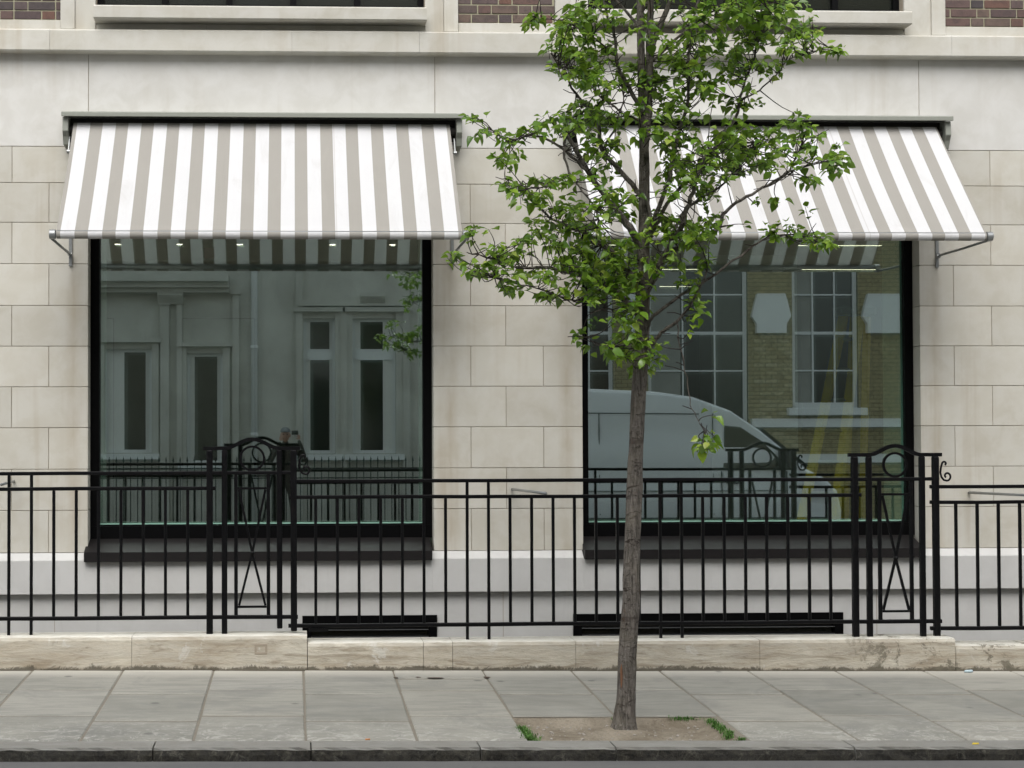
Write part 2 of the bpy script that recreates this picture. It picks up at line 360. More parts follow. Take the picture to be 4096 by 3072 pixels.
# the bed under the tree pit is lowered by building the sheet round it
bpy.data.objects.remove(pave)
PX0, PX1, PY1 = 1.315, 2.585, -3.27
bm = bmesh.new()
def quadz(bm, x0, x1, y0, y1, dz):
    n = max(1, int((x1 - x0) / 2))
    for i in range(n):
        a, b = x0 + (x1 - x0) * i / n, x0 + (x1 - x0) * (i + 1) / n
        bm.faces.new([bm.verts.new((x, y, ground(x, y) + dz)) for x, y in ((a, y0), (b, y0), (b, y1), (a, y1))])
quadz(bm, -60, PX0, KY1 - .01, -1.45, -.006); quadz(bm, PX1, 60, KY1 - .01, -1.45, -.006); quadz(bm, PX0, PX1, PY1, -1.45, -.006)
pave = struct(obj('pavement', bm, M['pmortar']))
def slab(x0, x1, y0, y1, dz=0.0, name='paving_slab', mat=None, w=.006):
    """a slab with slightly uneven edges following the falls of the pavement"""
    g = .0065; x0 += g; x1 -= g; y0 += .019; y1 -= .019
    bm = bmesh.new(); v = B(bm, x0, x1, y0, y1, 0, .05)
    for q in bm.verts:
        top = q.co.z > .02
        q.co.x += rnd.uniform(-.003, .003); q.co.y += rnd.uniform(-.003, .003)
        q.co.z = ground(q.co.x, q.co.y) + dz + (rnd.uniform(-.0015, .0015) if top else -.05)
    bev(bm, w)
    c = Vector(((x0 + x1) / 2, (y0 + y1) / 2, 0)); bmesh.ops.translate(bm, verts=bm.verts, vec=-c)
    return obj(name, bm, mat or M['slab'], pave, loc=c)
JX = [-1.866 + .6417 * i for i in range(-6, 20)]
for i in range(len(JX) - 1):
    a, b = JX[i], JX[i + 1]; c = i - 6            # c = 0 for the column right of x = -1.866
    rows = [-1.62, -2.37, -3.235, KY1] if c % 2 == 0 else [-1.62, -2.53, -3.40, KY1]
    if c == 4: rows = [-1.62, -1.955, -2.394, -3.246, KY1]
    in_pit = c in (5, 6)
    for j in range(len(rows) - 1):
        y1, y0 = rows[j], rows[j + 1]
        if in_pit:
            if y1 <= -3.2: continue
            if y0 < -3.2 or (y1 > PY1 and y0 <= -3.2): y0 = PY1
            y0 = max(y0, PY1)
            if y1 - y0 < .05: continue
        slab(a, b, y0, y1, rnd.uniform(-.002, .002))
# columns 5 and 6 lie between 1.342 and 2.626; narrow cut slab at the pit's right edge
# soil in the pit
def soilz(x, y):
    u = (x - PX0) / (PX1 - PX0); v = (y - KY1) / (PY1 - KY1)
    e = min(u, 1 - u, v, 1 - v) * 8
    d = math.hypot(x - 1.975, y + 3.51)
    return ground(x, y) - .048 * min(1, max(0, e)) + .050 * math.exp(-(d / .15) ** 2) + .012 * math.sin(7 * x + 3 * y) * min(1, max(0, e)) * .5 - .008
s = sheet('soil', M['soil'], PX0 - .01, PX1 + .05, KY1 - .005, PY1 + .01, 60, 34, soilz); struct(s)
s.data.polygons.foreach_set('use_smooth', [True] * len(s.data.polygons))
# kerb stones
kx = [-5.2, -3.1, -.794, .087, 1.038, 1.805, 3.167, 4.7, 6.4, 8.2]
kb = struct(boxo('kerb', M['kmortar'], None, -60, 60, KY0 + .03, KY1 - .02, -1.0, -.9))
kb.data.transform(Matrix.Translation((0, 0, 0)))
def kerbstone(a, b, parent, y0, y1, up, sgn=1):
    n = max(4, int((b - a) / .06)); bm = bmesh.new(); a += .004; b -= .004
    prev = None; rr = random.Random(int(a * 1000))
    for i in range(n + 1):
        x = a + (b - a) * i / n; j = lambda s: rr.uniform(-s, s)
        zt = up(x); pr = [(y1, zt - .25), (y1, zt + .0), (y0 + .022, zt + j(.0015)), (y0 + .004 + j(.002), zt - .012 + j(.003)), (y0 - .004 + j(.004), zt - .04 + j(.004)), (y0 - .006 + j(.005), zt - .085), (y0, zt - .25)]
        ring = [bm.verts.new((x, p, z)) for p, z in pr]
        if prev:
            for q in range(len(ring) - 1): bm.faces.new((prev[q], prev[q + 1], ring[q + 1], ring[q]))
        else: bm.faces.new(ring)
        prev = ring
    bm.faces.new(prev[::-1])
    return obj('kerb_stone', bm, M['kerb'], parent)
kb.data.clear_geometry()
bm = bmesh.new()
for i in range(60):
    a, b = -60 + 2 * i, -58 + 2 * i
    bm.faces.new([bm.verts.new((x, y, ground(x, y) - .012)) for x, y in ((a, KY0 + .03), (b, KY0 + .03), (b, KY1 - .002), (a, KY1 - .002))])
    bm.faces.new([bm.verts.new((x, KY0 + .03, ground(x, KY0) - z)) for x, z in ((a, .012), (b, .012), (b, .3), (a, .3))])
kb.data.clear_geometry(); bm.to_mesh(kb.data); bm.free(); kb.data.materials.append(M['kmortar']) if not kb.data.materials else None
for a, b in zip(kx[:-1], kx[1:]): kerbstone(a, b, kb, KY0, KY1 - .006, lambda x: ground(x, -4.05) + .002)

# ------------------------------------------------------------------ SHOP BUILDING
bld = thing('shop_building', 'pale limestone shop building with two big black framed windows under striped awnings', 'building')
boxo('wall_core', M['mortar'], bld, -6.5, -1.70, .007, .30, -2.4, 5.03); boxo('wall_core', M['mortar'], bld, 1.15, 2.35, .007, .30, -2.4, 5.03)
boxo('wall_core', M['mortar'], bld, 5.21, 10.5, .007, .30, -2.4, 5.03); boxo('wall_core', M['mortar'], bld, -1.70, 1.15, .007, .30, 3.47, 5.0)
boxo('wall_core', M['mortar'], bld, 2.35, 5.21, .007, .30, 3.47, 5.0)
ZC = [.69, 1.033, 1.367, 1.704, 2.037, 2.368, 2.70, 3.04, 3.378, 3.703, 4.0]
J = .0024
LJ, LR, RJ, RR = -1.683, 1.137, 2.367, 5.193            # window jambs
def course(z0, z1, xs):
    for a, b in zip(xs[:-1], xs[1:]):
        if b in (LJ, RJ) or a in (LR, RR):                # jamb stones turn the corner into the reveal
            x0, x1 = (a + J, b) if b in (LJ, RJ) else (a, b - J)
        else: x0, x1 = a + J, b - J
        if b in (LJ, RJ) and a in (LR, RR): x0, x1 = a, b
        o = piece('stone_block', M['stone'], bld, x0, x1, rnd.uniform(-.0008, .0008), .215, z0 + J, z1 - J, .0018)
for i in range(10):
    odd = (i % 2 == 1)                                     # i=9 is the top course
    if odd:
        L = [-5.35, -4.74, -4.13, -3.52, -2.91, -2.30, LJ]; C_ = [LR, 1.735, RJ]; Rt = [RR, 5.80, 6.41, 7.02, 7.63, 8.24, 8.85]
    else:
        L = [-5.05, -4.44, -3.83, -3.22, -2.61, -2.00, LJ]; C_ = [LR, 1.445, 2.045, RJ]; Rt = [RR, 5.48, 6.09, 6.70, 7.31, 7.92, 8.53]
    for xs in (L, C_, Rt): course(ZC[i], ZC[i + 1], xs)
# lintel stones over the windows (behind the awnings)
for a, b in ((LJ, LR), (RJ, RR)):
    n = 4
    for q in range(n): piece('stone_block', M['stone'], bld, a + (b - a) * q / n + J, a + (b - a) * (q + 1) / n - J, 0, .215, 3.378 + J, 4.0 - J, .002)
# tall frieze slabs
for a, b in ((-5.6, -1.682), (-1.682, 1.157), (1.157, 5.205), (5.205, 9.2)):
    piece('frieze_slab', M['pale'], bld, a + J, b - J, 0, .2, 4.0 + J, 4.768, .002)
# string course: chamfered profile in lengths
prof = [(.02, 4.757), (-.105, 4.757), (-.115, 4.768), (-.115, 4.925), (-.105, 4.938), (.02, 4.958)]
for a, b in ((-5.6, -1.98), (-1.98, -.02), (-.02, 1.02), (1.02, 2.9), (2.9, 4.35), (4.35, 5.44), (5.44, 7.4), (7.4, 9.2)):
    bm = bmesh.new(); prism(bm, prof, 'x', a + .001, b - .001); obj('string_course', bm, M['cornice'], bld)
for a_, b_ in ((-6.5, -1.623), (1.076, 2.432), (5.083, 10.5)): boxo('wall_core', M['mortar'], bld, a_, b_, .021, .30, 5.0, 8.4)
for a_, b_ in ((-1.623, 1.076), (2.432, 5.083)): boxo('wall_core', M['mortar'], bld, a_, b_, .101, .30, 5.0, 5.10); boxo('wall_core', M['mortar'], bld, a_, b_, .021, .30, 6.281, 8.4)
# stone strip under the bricks, window surrounds, brickwork, upper windows and sills
for a, b in ((-5.6, -1.91), (1.352, 2.152), (5.43, 9.2)):
    piece('stone_strip', M['cornice'], bld, a, b, -.006, .2, 4.958, 5.036, .003)
bz, n0 = 5.044, 0
while n0 < 9:
    z0 = bz + n0 * .0765
    for pi, (a, b) in enumerate(((-3.3, -1.912), (1.354, 2.150), (5.432, 6.9))):
        x = a - rnd.choice((0, .06)) if n0 % 2 else a; k = n0 + pi
        while x < b - .01:
            w = .215 if k % 2 == 0 else .1025; k += 1
            x0, x1 = max(x, a), min(x + w, b)
            if x1 - x0 > .03: piece('brick', M['brick'], bld, x0, x1, rnd.uniform(.0, .005), .1, z0, z0 + .066, .003)
            x += w + .0105
    n0 += 1
for a, b in ((-3.3, -1.912), (1.354, 2.150), (5.432, 6.9)):
    boxo('brick_mortar', M['bmortar'], bld, a, b, .009, .05, 5.036, 5.8)
for wx0, wx1, s0, s1, o0, o1 in ((-1.625, 1.078, -1.62, 1.078, -1.908, 1.35), (2.43, 5.085, 2.40, 5.083, 2.155, 5.428)):
    for i_, (a, b, y) in enumerate(((o0, o0 + .117, -.022), (o1 - .117, o1, -.022), (o0 + .118, wx0, -.008), (wx1, o1 - .118, -.008))):
        for q in range(3): piece('window_surround', M['cornice'], bld, a, b, y, .2, 4.959 + q * .62 + .001, 4.959 + (q + 1) * .62 - .001, .003)
    for q in range(3):
        a = s0 + (s1 - s0) * q / 3; b = s0 + (s1 - s0) * (q + 1) / 3
        piece('apron_stone', M['cornice'], bld, max(a, wx0) + .001, min(b, wx1) - .001, .004, .2, 4.959, 5.011, .001)
    bm = bmesh.new(); prism(bm, [(.10, 5.012), (-.17, 5.010), (-.185, 5.018), (-.185, 5.108), (-.17, 5.120), (.10, 5.127)], 'x', s0, s1)
    obj('upper_window_sill', bm, M['cornice'], bld)
    bm = bmesh.new(); x0, x1 = wx0 + .002, wx1 - .002
    B(bm, x0, x1, .10, .16, 5.128, 5.20); B(bm, x0, x1, .10, .16, 6.2, 6.28)
    for q in range(6):
        xx = x0 + (x1 - x0 - .05) * q / 5; B(bm, xx, xx + .05, .101, .159, 5.2005, 6.1995)
    f = obj('upper_window', bm, M['black'], bld)
    boxo('glass', M['dglass'], f, x0, x1, .15, .155, 5.15, 6.2)
    boxo('window_reveal', M['line'], bld, x0, x1, .2, .26, 5.1, 6.3)
# lower wall: painted band with chamfered top, and basement wall set back
bm = bmesh.new(); pr = [(.006, .3665), (-.072, .362), (-.072, .630), (-.066, .638), (.006, .689)]
segs = [(-6.5, LJ - .02), (LR - .02, RJ - .01), (RR - .03, 10.5)]
for a, b in segs: prism(bm, pr, 'x', a, b)
for a, b in ((LJ - .02, LR - .02), (RJ - .01, RR - .03)): prism(bm, [(.20, .3665), (-.072, .362), (-.072, .628), (.20, .628)], 'x', a + .0005, b - .0005)
obj('painted_band', bm, M['paint'], bld)
bm = bmesh.new()
bwin = ((.058, 1.158), (2.277, 4.517))
edges = [-6.5, .058, 1.158, 2.277, 4.517, 10.5]
for i in range(0, 6, 2): B(bm, edges[i], edges[i + 1], -.012, .0065, -2.6, .3615)
for a, b in bwin: B(bm, a, b, -.012, .0065, .168, .3615); B(bm, a, b, -.012, .0065, -2.6, -1.0)
for z in (-.03,): pass
obj('basement_wall', bm, M['paint'], bld)
bm = bmesh.new()
for x in (-1.95, 1.7, 4.8): B(bm, x, x + .004, -.0135, -.011, -1, .36)
obj('render_crack', bm, M['mortar'], bld)
for a, b in bwin:
    bm = bmesh.new(); B(bm, a, b, -.03, .03, .10, .168); B(bm, a, a + .07, -.029, .03, -1.0, .0995); B(bm, b - .07, b, -.029, .03, -1.0, .0995)
    f = obj('basement_window', bm, M['black'], bld)
    for z in (.045, -.012, -.075):
        boxo('louvre', M['black'], f, a + .0705, b - .0705, -.020, .028, z, z + .012, .003)
        boxo('louvre_edge', M['steel'], f, a + .0705, b - .0705, -.0235, -.0205, z + .004, z + .0075)
    boxo('pane', M['dglass'], f, a + .07, b - .07, .02, .026, -1.0, .10)

# display windows
def display_window(x0, x1, side):
    bm = bmesh.new(); w = .072; y0, y1 = .15, .245
    B(bm, x0, x0 + w, y0, y1, .895, 3.40); B(bm, x1 - w, x1, y0, y1, .895, 3.40)
    B(bm, x0, x1, y0 + .001, y1, .79, .8945); B(bm, x0, x1, y0 + .001, y1, 3.4005, 3.47)
    B(bm, x0 + w, x1 - w, y0 + .035, y1 - .002, .8946, .905)
    f = obj('display_window', bm, M['black'], bld)
    boxo('glass', M['glass'], f, x0 + w, x1 - w, .200, .2004, .905, 3.40)
    g = boxo('glass', M['glass2'], f, x0 + w, x1 - w, -.0002, .0002, .905 - 2.15, 3.40 - 2.15)
    g.location = (0, .236, 2.15); g.rotation_euler = (R(-.08), 0, R(-.10))
    xl, xr = x0 + w, x1 - w; bm = bmesh.new()
    B(bm, xl - .03, xl, .2455, .66, .90, 3.40); B(bm, xr, xr + .03, .2455, .66, .90, 3.40); B(bm, xl, xr, .2455, .66, .875, .905)
    obj('window_lining', bm, M['lining'], f)
    bm = bmesh.new(); B(bm, xl, xr, .197, .233, .9055, .917)  # green strips added to show the inner frame edge and lining as lit
    if side == 'r': B(bm, xr - .018, xr, .2005, .233, .9175, 3.39)
    obj('lit_edge_strip', bm, M['edge'], f)
    # sloping metal sill with a square nosing
    bm = bmesh.new(); a, b = (x0 - .018, x1 - .022) if side == 'l' else (x0 - .008, x1 - .03)
    prism(bm, [(-.120, .622), (-.120, .700), (.149, .792), (.149, .6285), (-.0725, .6275), (-.0725, .622)], 'x', a, b)
    s = obj('sill', bm, M['sill'], f)
    return f
display_window(LJ + .002, LR - .002, 'l'); display_window(RJ + .002, RR - .002, 'r')

# rooms behind the glass
FZ = .70; CZ = 3.45
def rooms():
    boxo('room_floor', M['room'], bld, -5, 7.1, .31, 9.0, FZ - .1, FZ)
    boxo('room_ceiling', M['room'], bld, -5, 7.1, .31, 9.0, CZ, CZ + .1)
    boxo('room_wall', M['room'], bld, -4.0, 1.70, 3.6, 3.7, FZ, CZ); boxo('room_wall', M['room'], bld, 1.70, 1.80, .31, 9.0, FZ, CZ)
    boxo('room_wall', M['room'], bld, -4.1, -4.0, .31, 3.6, FZ, CZ); boxo('room_wall', M['room'], bld, 1.8, 7.1, 8.9, 9.0, FZ, CZ)
    bm = bmesh.new(); B(bm, 7.0, 7.1, .31, .7, FZ, CZ); B(bm, 7.0, 7.1, 2.9, 8.9, FZ, CZ); B(bm, 7.0, 7.1, .7, 2.9, FZ, 1.1); B(bm, 7.0, 7.1, .7, 2.9, 3.35, CZ); obj('room_wall', bm, M['room'], bld)
    bm = bmesh.new()
    for y in (.7, 1.4, 2.1, 2.84): B(bm, 7.02, 7.08, y, y + .06, 1.1, 3.35)
    B(bm, 7.03, 7.07, .76, 2.84, 2.2, 2.25); obj('side_window', bm, M['black'], bld)
    boxo('room_column', M['wpaint'], bld, 4.22, 5.10, 3.0, 3.5, FZ, CZ)
    for a, b, hx in ((-1.16, -.42, -.50), (-2.62, -1.88, -1.95)):
        d = boxo('room_door', M['door'], bld, a, b, 3.57, 3.595, FZ, 2.84)
        bm = bmesh.new(); B(bm, a - .012, a, 3.585, 3.598, FZ, 2.852); B(bm, b, b + .012, 3.585, 3.598, FZ, 2.852); B(bm, a, b, 3.585, 3.598, 2.84, 2.852)
        obj('door_gap', bm, M['line'], d)
        bm = bmesh.new(); tube(bm, [(hx, 3.57, 1.67), (hx, 3.52, 1.67), (hx - .13, 3.52, 1.67)], .009, 6); obj('handle', bm, M['steel'], d)
    for x in (-1.67, -1.09, -.52, .36, .93):
        bm = bmesh.new(); bmesh.ops.create_cone(bm, cap_ends=True, segments=20, radius1=.028, radius2=.028, depth=.006)
        o = obj('downlight', bm, M['spot'], bld, loc=(x, 2.1, CZ - .004))
        bm = bmesh.new(); bmesh.ops.create_cone(bm, cap_ends=False, segments=20, radius1=.034, radius2=.034, depth=.007)
        obj('trim_ring', bm, M['room'], o)
    for x0, x1, y in ((4.84, 5.66, 2.1), (5.60, 6.42, 4.4), (3.99, 4.60, 4.4), (4.49, 5.10, 6.5), (2.6, 3.3, 2.1)):
        o = boxo('strip_light', M['strip'], bld, x0, x1, y, y + .018, CZ - .004, CZ - .001)
    boxo('alarm_sounder', M['red'], bld, -.755, -.665, .27, .31, 3.115, 3.205, .008)
rooms()

# yellow step ladder in the right room
lad = thing('step_ladder', 'yellow step ladder standing open behind the right shop window', 'ladder')
def leg(pa, pb, mat=M['ladder'], r=.03):
    bm = bmesh.new(); tube(bm, [pa, pb], r, 4); return obj('rail', bm, mat, lad)
leg((4.30, .50, FZ), (4.82, .78, 2.68), r=.046); leg((4.60, .50, FZ), (4.96, .78, 2.68), r=.046)
leg((4.96, 1.25, FZ), (4.93, .84, 2.68), r=.036); leg((5.13, 1.25, FZ), (5.05, .84, 2.68), r=.036)
for i in range(7):
    t = (i + .6) / 7.4; a = Vector((4.30, .50, FZ)).lerp(Vector((4.82, .78, 2.68)), t); b = Vector((4.60, .50, FZ)).lerp(Vector((4.96, .78, 2.68)), t)
    bm = bmesh.new(); tube(bm, [a, b], .018, 4); obj('rung', bm, M['alu'], lad)
boxo('top_cap', M['cap'], lad, 4.76, 5.09, .70, .92, 2.67, 2.76, .02)

# ------------------------------------------------------------------ AWNINGS
def awning(x0, x1, mat, label):
    a = thing('awning', label, 'awning', 'striped awnings over the shop windows')
    h0, h1 = x0 - .085, x1 + .10
    bm = bmesh.new(); prism(bm, [(-.002, 4.264), (-.185, 4.252), (-.195, 4.242), (-.195, 4.214), (-.170, 4.214), (-.170, 4.228), (-.002, 4.240)], 'x', h0, h1); obj('hood', bm, M['housing'], a)
    for s, xx in ((-1, h0 + .004), (1, h1 - .050)):
        bm = bmesh.new(); prism(bm, [(-.002, 4.2275), (-.150, 4.2155), (-.160, 4.10), (-.125, 4.06), (-.105, 3.995), (-.002, 3.985)], 'x', xx, xx + .046)
        bev(bm, .004); obj('end_bracket', bm, M['housing'], a)
    boxo('back_plate', M['dark'], a, h0 + .051, h1 - .051, -.03, -.001, 4.05, 4.226)
    bm = bmesh.new(); tube(bm, [(h0 + .052, -.062, 4.125), (h1 - .052, -.062, 4.125)], .038, 14); obj('roller', bm, M['dark'], a)
    # canvas: slightly sagging sheet that turns round the front bar
    bm = bmesh.new(); nx, ny = 60, 16; rows = []
    yt, zt, yb, zb = -.085, 4.178, -1.035, 3.178
    path = []
    for j in range(ny + 1):
        t = j / ny; path.append((yt + (yb - yt) * t, zt + (zb - zt) * t, math.sin(math.pi * t)))
    for an in (55, 75, 95, 115, 135, 155, 180, 205, 230): path.append((yb + .022 - .034 * math.sin(R(an)), zb - .020 + .034 * math.cos(R(an)), 0))
    for (y, z, sg) in path:
        row = []
        for i in range(nx + 1):
            u = i / nx; sag = .010 * sg + .006 * sg * math.sin(u * 17 + 1) + .003 * math.sin(u * 41 + z * 2) * sg + .0012 * math.sin(u * 120) * sg
            row.append(bm.verts.new(((x1 - x0) * u, y + sag * .7, z - sag)))
        rows.append(row)
    for j in range(len(rows) - 1):
        for i in range(nx): bm.faces.new((rows[j][i], rows[j][i + 1], rows[j + 1][i + 1], rows[j + 1][i]))
    o = obj('canvas', bm, mat, a, True, (x0, 0, 0))
    bm = bmesh.new(); tube(bm, [(x0 + .005, yb + .022, zb - .020), (x1 - .005, yb + .022, zb - .020)], .0325, 12); obj('front_bar', bm, M['steel'], a, True)
    for s, xx in ((-1, x0 - .008), (1, x1 + .008)):
        bm = bmesh.new(); tube(bm, [(xx, yb + .022, zb - .020), (xx + s * .046, yb + .022, zb - .020)], .037, 16); bev(bm, .003); obj('end_cap', bm, M['steel'], a)
        ax = x0 - .034 if s < 0 else x1 + .025
        bm = bmesh.new(); tube(bm, [(ax, -.045, 3.115), (ax + .004 * s, -.5, 3.12), (ax + .012 * s, yb + .02, zb - .045)], .0105, 8); ar = obj('arm', bm, M['steel'], a, True)
        bm = bmesh.new(); B(bm, ax - .013, ax + .013, -.016, -.001, 3.02, 3.30); B(bm, ax - .009, ax + .009, -.055, -.0165, 3.095, 3.135)
        tube(bm, [(ax - .017, -.045, 3.115), (ax + .017, -.045, 3.115)], .012, 8); obj('wall_bracket', bm, M['steel'], ar)
        bm = bmesh.new(); sx = x1 + .035 if s > 0 else x0 - .03
        tube(bm, [(sx, -.10, 4.06), (sx, -.17, 3.93)], .007, 6); tube(bm, [(sx - .012, -.17, 3.93), (sx + .012, -.17, 3.93)], .016, 8); obj('tension_spring', bm, M['steel'], a)
    return a
awning(-1.790, 1.270, M['fabL'], 'white and taupe striped awning over the left window, clear of the tree')
awning(2.298, 5.315, M['fabR'], 'white and taupe striped awning over the right window, half hidden by the tree')

# ------------------------------------------------------------------ PLINTH WALL AND LIGHTWELL
pl = thing('plinth_wall', 'low weathered limestone plinth wall along the back of the pavement', 'low wall')
def plinth_stone(a, b, top):
    bm = bmesh.new(); n = max(4, int((b - a) / .08)); prev = None; rr = random.Random(int(a * 977) + 5); a += .0015; b -= .0015
    for i in range(n + 1):
        x = a + (b - a) * i / n; jj = lambda s: rr.uniform(-s, s)
        e = .012 if i in (0, n) else 0
        pr = [(-1.335, -.30), (-1.335, top - .004), (-1.595, top - e * .3 + jj(.0015)), (-1.612 + e * .3, top - .008 + jj(.002)), (-1.622 + jj(.0015) + e * .3, top - .030), (-1.622, (top - .05) / 2), (-1.620, -.02 + jj(.01)), (-1.616, -.30)]
        ring = [bm.verts.new((x, y, z)) for y, z in pr]
        if prev:
            for q in range(len(ring)): bm.faces.new((prev[q], prev[(q + 1) % len(ring)], ring[(q + 1) % len(ring)], ring[q]))
        else: bm.faces.new(ring)
        prev = ring
    bm.faces.new(prev[::-1]); return obj('plinth_stone', bm, M['plinth'], pl)
for a, b in ((-5.4, -3.3), (-3.3, -1.165), (-1.165, .086)): plinth_stone(a, b, .212)
for a, b in ((.088, .92), (.92, 1.13), (1.13, 2.02), (2.02, 3.36), (3.36, 4.80)): plinth_stone(a, b, .157)
for a, b in ((4.802, 6.6), (6.6, 8.6)): plinth_stone(a, b, .102)
boxo('retaining_wall', M['paint'], pl, -6.5, 10.5, -1.60, -1.34, -2.6, -.301)
for n_, y0, y1, x0, x1 in (('lightwell_floor', -1.34, 0, -6.5, 10.5),):
    struct(boxo(n_, M['pmortar'], None, x0, x1, y0, y1, -2.7, -2.6))
# concrete packing where the plinth wall steps, and a filled socket
for a_, b_, c_, d_ in ((-.29, -.20, .135, .150), (-.29, -.20, .075, .090), (-.29, -.275, .0905, .1345), (-.215, -.20, .0905, .1345)):
    boxo('old_fixing', M['mortar'], pl, a_, b_, -1.6245, -1.62, c_, d_, .001)
IY = -1.5

# ------------------------------------------------------------------ RAILINGS
def railing(name, label):
    return thing(name, label, 'railing', 'black iron railings on the plinth wall')
_bar = {}
def bar(parent, x, z0, z1, w=.0215, name='bar'):
    k = (round(z1 - z0, 3), w)
    if k not in _bar:
        bm = bmesh.new(); B(bm, -w / 2, w / 2, -w / 2, w / 2, 0, z1 - z0); bev(bm, w * .16); _bar[k] = mesh('bar', bm, M['iron'])
    return put(name, _bar[k], parent, (x, IY, z0), (0, rnd.uniform(-.0012, .0012), 0))
def rail(parent, x0, x1, z, h=.026, d=.034, name='rail'):
    n = 10; bm = bmesh.new(); prev = None; rr = random.Random(int(x0 * 100 + z * 1000))
    for i in range(n + 1):
        x = x0 + (x1 - x0) * i / n; dz = rr.uniform(-.0025, .0025) if 0 < i < n else 0
        ring = [bm.verts.new((x, y, zz + z + dz)) for y, zz in ((IY - d / 2 + .004, -h / 2), (IY - d / 2, -h / 2 + .004), (IY - d / 2, h / 2 - .004), (IY - d / 2 + .004, h / 2), (IY + d / 2 - .004, h / 2), (IY + d / 2, h / 2 - .004), (IY + d / 2, -h / 2 + .004), (IY + d / 2 - .004, -h / 2))]
        if prev:
            for q in range(8): bm.faces.new((prev[q], prev[(q + 1) % 8], ring[(q + 1) % 8], ring[q]))
        else: bm.faces.new(ring)
        prev = ring
    bm.faces.new(prev[::-1]); return obj(name, bm, M['iron'], parent)
def rod(parent, P, r, name, n=8):
    bm = bmesh.new(); tube(bm, P, r, n); return obj(name, bm, M['iron'], parent, True)
def flat(parent, P, w, d, name):
    """flat bar following P in the XZ plane, width w in plane, depth d"""
    bm = bmesh.new(); prev = None; P = [Vector((p[0], 0, p[1])) for p in P]
    for i, p in enumerate(P):
        t = (P[min(i + 1, len(P) - 1)] - P[max(i - 1, 0)]).normalized(); nn = Vector((-t.z, 0, t.x))
        ring = [bm.verts.new((p + nn * a * w / 2) + Vector((0, IY + b * d / 2, 0))) for a, b in ((-1, -1), (1, -1), (1, 1), (-1, 1))]
        if prev:
            for q in range(4): bm.faces.new((prev[q], prev[(q + 1) % 4], ring[(q + 1) % 4], ring[q]))
        else: bm.faces.new(ring)
        prev = ring
    bm.faces.new(prev[::-1]); return obj(name, bm, M['iron'], parent)
def gate_panel(p, X, zr, zb, feet, top):
    """X: left post, second post, two thin bars, third post, last post"""
    zt = zr + .178; c = (X[0] + X[5]) / 2 - .0; c = (X[2] + X[3]) / 2
    bar(p, X[0], feet[0], zt - .013, .046, 'post'); bar(p, X[1], feet[1], zt - .013, .040, 'post')
    bar(p, X[4], feet[2], zt - .013, .040, 'post'); bar(p, X[5], feet[3], zt - .013, .046, 'post')
    bar(p, X[2], zb + .012, zr - .010, .026, 'bar'); bar(p, X[3], zb + .012, zr - .010, .026, 'bar')
    pts = [(X[0] - .045, zt), (c - .20, zt)]
    for i in range(13):
        t = -1 + 2 * i / 12; pts.append((c + t * .185, zt + .066 * (.5 + .5 * math.cos(math.pi * t)) ** .8))
    pts += [(c + .20, zt), (X[5] + .045, zt)]
    flat(p, pts, .027, .036, 'top_bar')
    zc = zr + .104; rr_ = .086
    flat(p, [(c + rr_ * math.cos(2 * math.pi * i / 28), zc + rr_ * math.sin(2 * math.pi * i / 28)) for i in range(29)], .016, .022, 'ring')
    a, b = X[2], X[3]; z1, z2 = zr - .112, zb + .075
    flat(p, [(a + .0135, z1), (b - .0135, z1)], .016, .02, 'cross_bar'); flat(p, [(a + .0135, z2), (b - .0135, z2)], .016, .02, 'cross_bar')
    zm = z2 + (z1 - z2) * .455
    flat(p, [(a + .022, z1 - .010), (c, zm)], .017, .016, 'brace'); flat(p, [(b - .022, z1 - .010), (c, zm - .002)], .017, .0175, 'brace')
    flat(p, [(c, zm + .001), (a + .022, z2 + .010)], .017, .016, 'brace'); flat(p, [(c, zm - .003), (b - .022, z2 + .010)], .017, .0175, 'brace')
    rod(p, [(c, IY - .016, zm), (c, IY + .016, zm)], .014, 'rivet')
def scroll(p, x, z, flip=1):
    """C scroll hooked at both ends, standing at the step between two rails"""
    P = []
    for i in range(9): a = R(150 - i * 62.5 / 2 * 2.2 / 2); 
    cx, cz, r0 = x + .038, z + .005, .036
    for i in range(30):
        t = i / 29; a = R(-250 + 330 * t * 1.0); r = r0 * (.30 + .70 * min(1, t * 1.6))
        P.append((cx + .012 + r * math.cos(a + R(0)), IY, cz + r * math.sin(a)))
    P = []
    for i in range(22):                      # big lower curl
        t = i / 21; a = R(130 - 400 * (1 - t) ** 1.0); r = .010 + .030 * t
        P.append((x + .052 + r * math.cos(a) * 1.0, IY, z - .012 + r * math.sin(a)))
    P = []
    for i in range(18):                      # small upper curl, then body, then lower curl
        t = i / 17; a = R(-60 + 240 * t); r = .008 + .010 * t
        P.append((x + .045 + r * math.cos(a), IY, z + .075 + r * math.sin(a)))
    P += [(x + .018, IY, z + .045), (x + .014, IY, z + .010), (x + .022, IY, z - .022), (x + .040, IY, z - .045), (x + .062, IY, z - .050)]
    for i in range(20):
        t = i / 19; a = R(-70 + 300 * t); r = .034 - .024 * t
        P.append((x + .062 + r * math.cos(a) * .95, IY, z - .016 + r * math.sin(a)))
    rod(p, P, .0078, 'scroll', 6)
def tie(p, wx, wz, rx, rz):
    o = rod(p, [(wx, -.002, wz), (rx, IY + .03, rz)], .011, 'tie_bar', 4)
    o.data.materials[0] = M['steel']
    o['label'] = 'grey steel tie bar running back to the wall'
PT1, PT2, PT3 = .2115, .1565, .1015
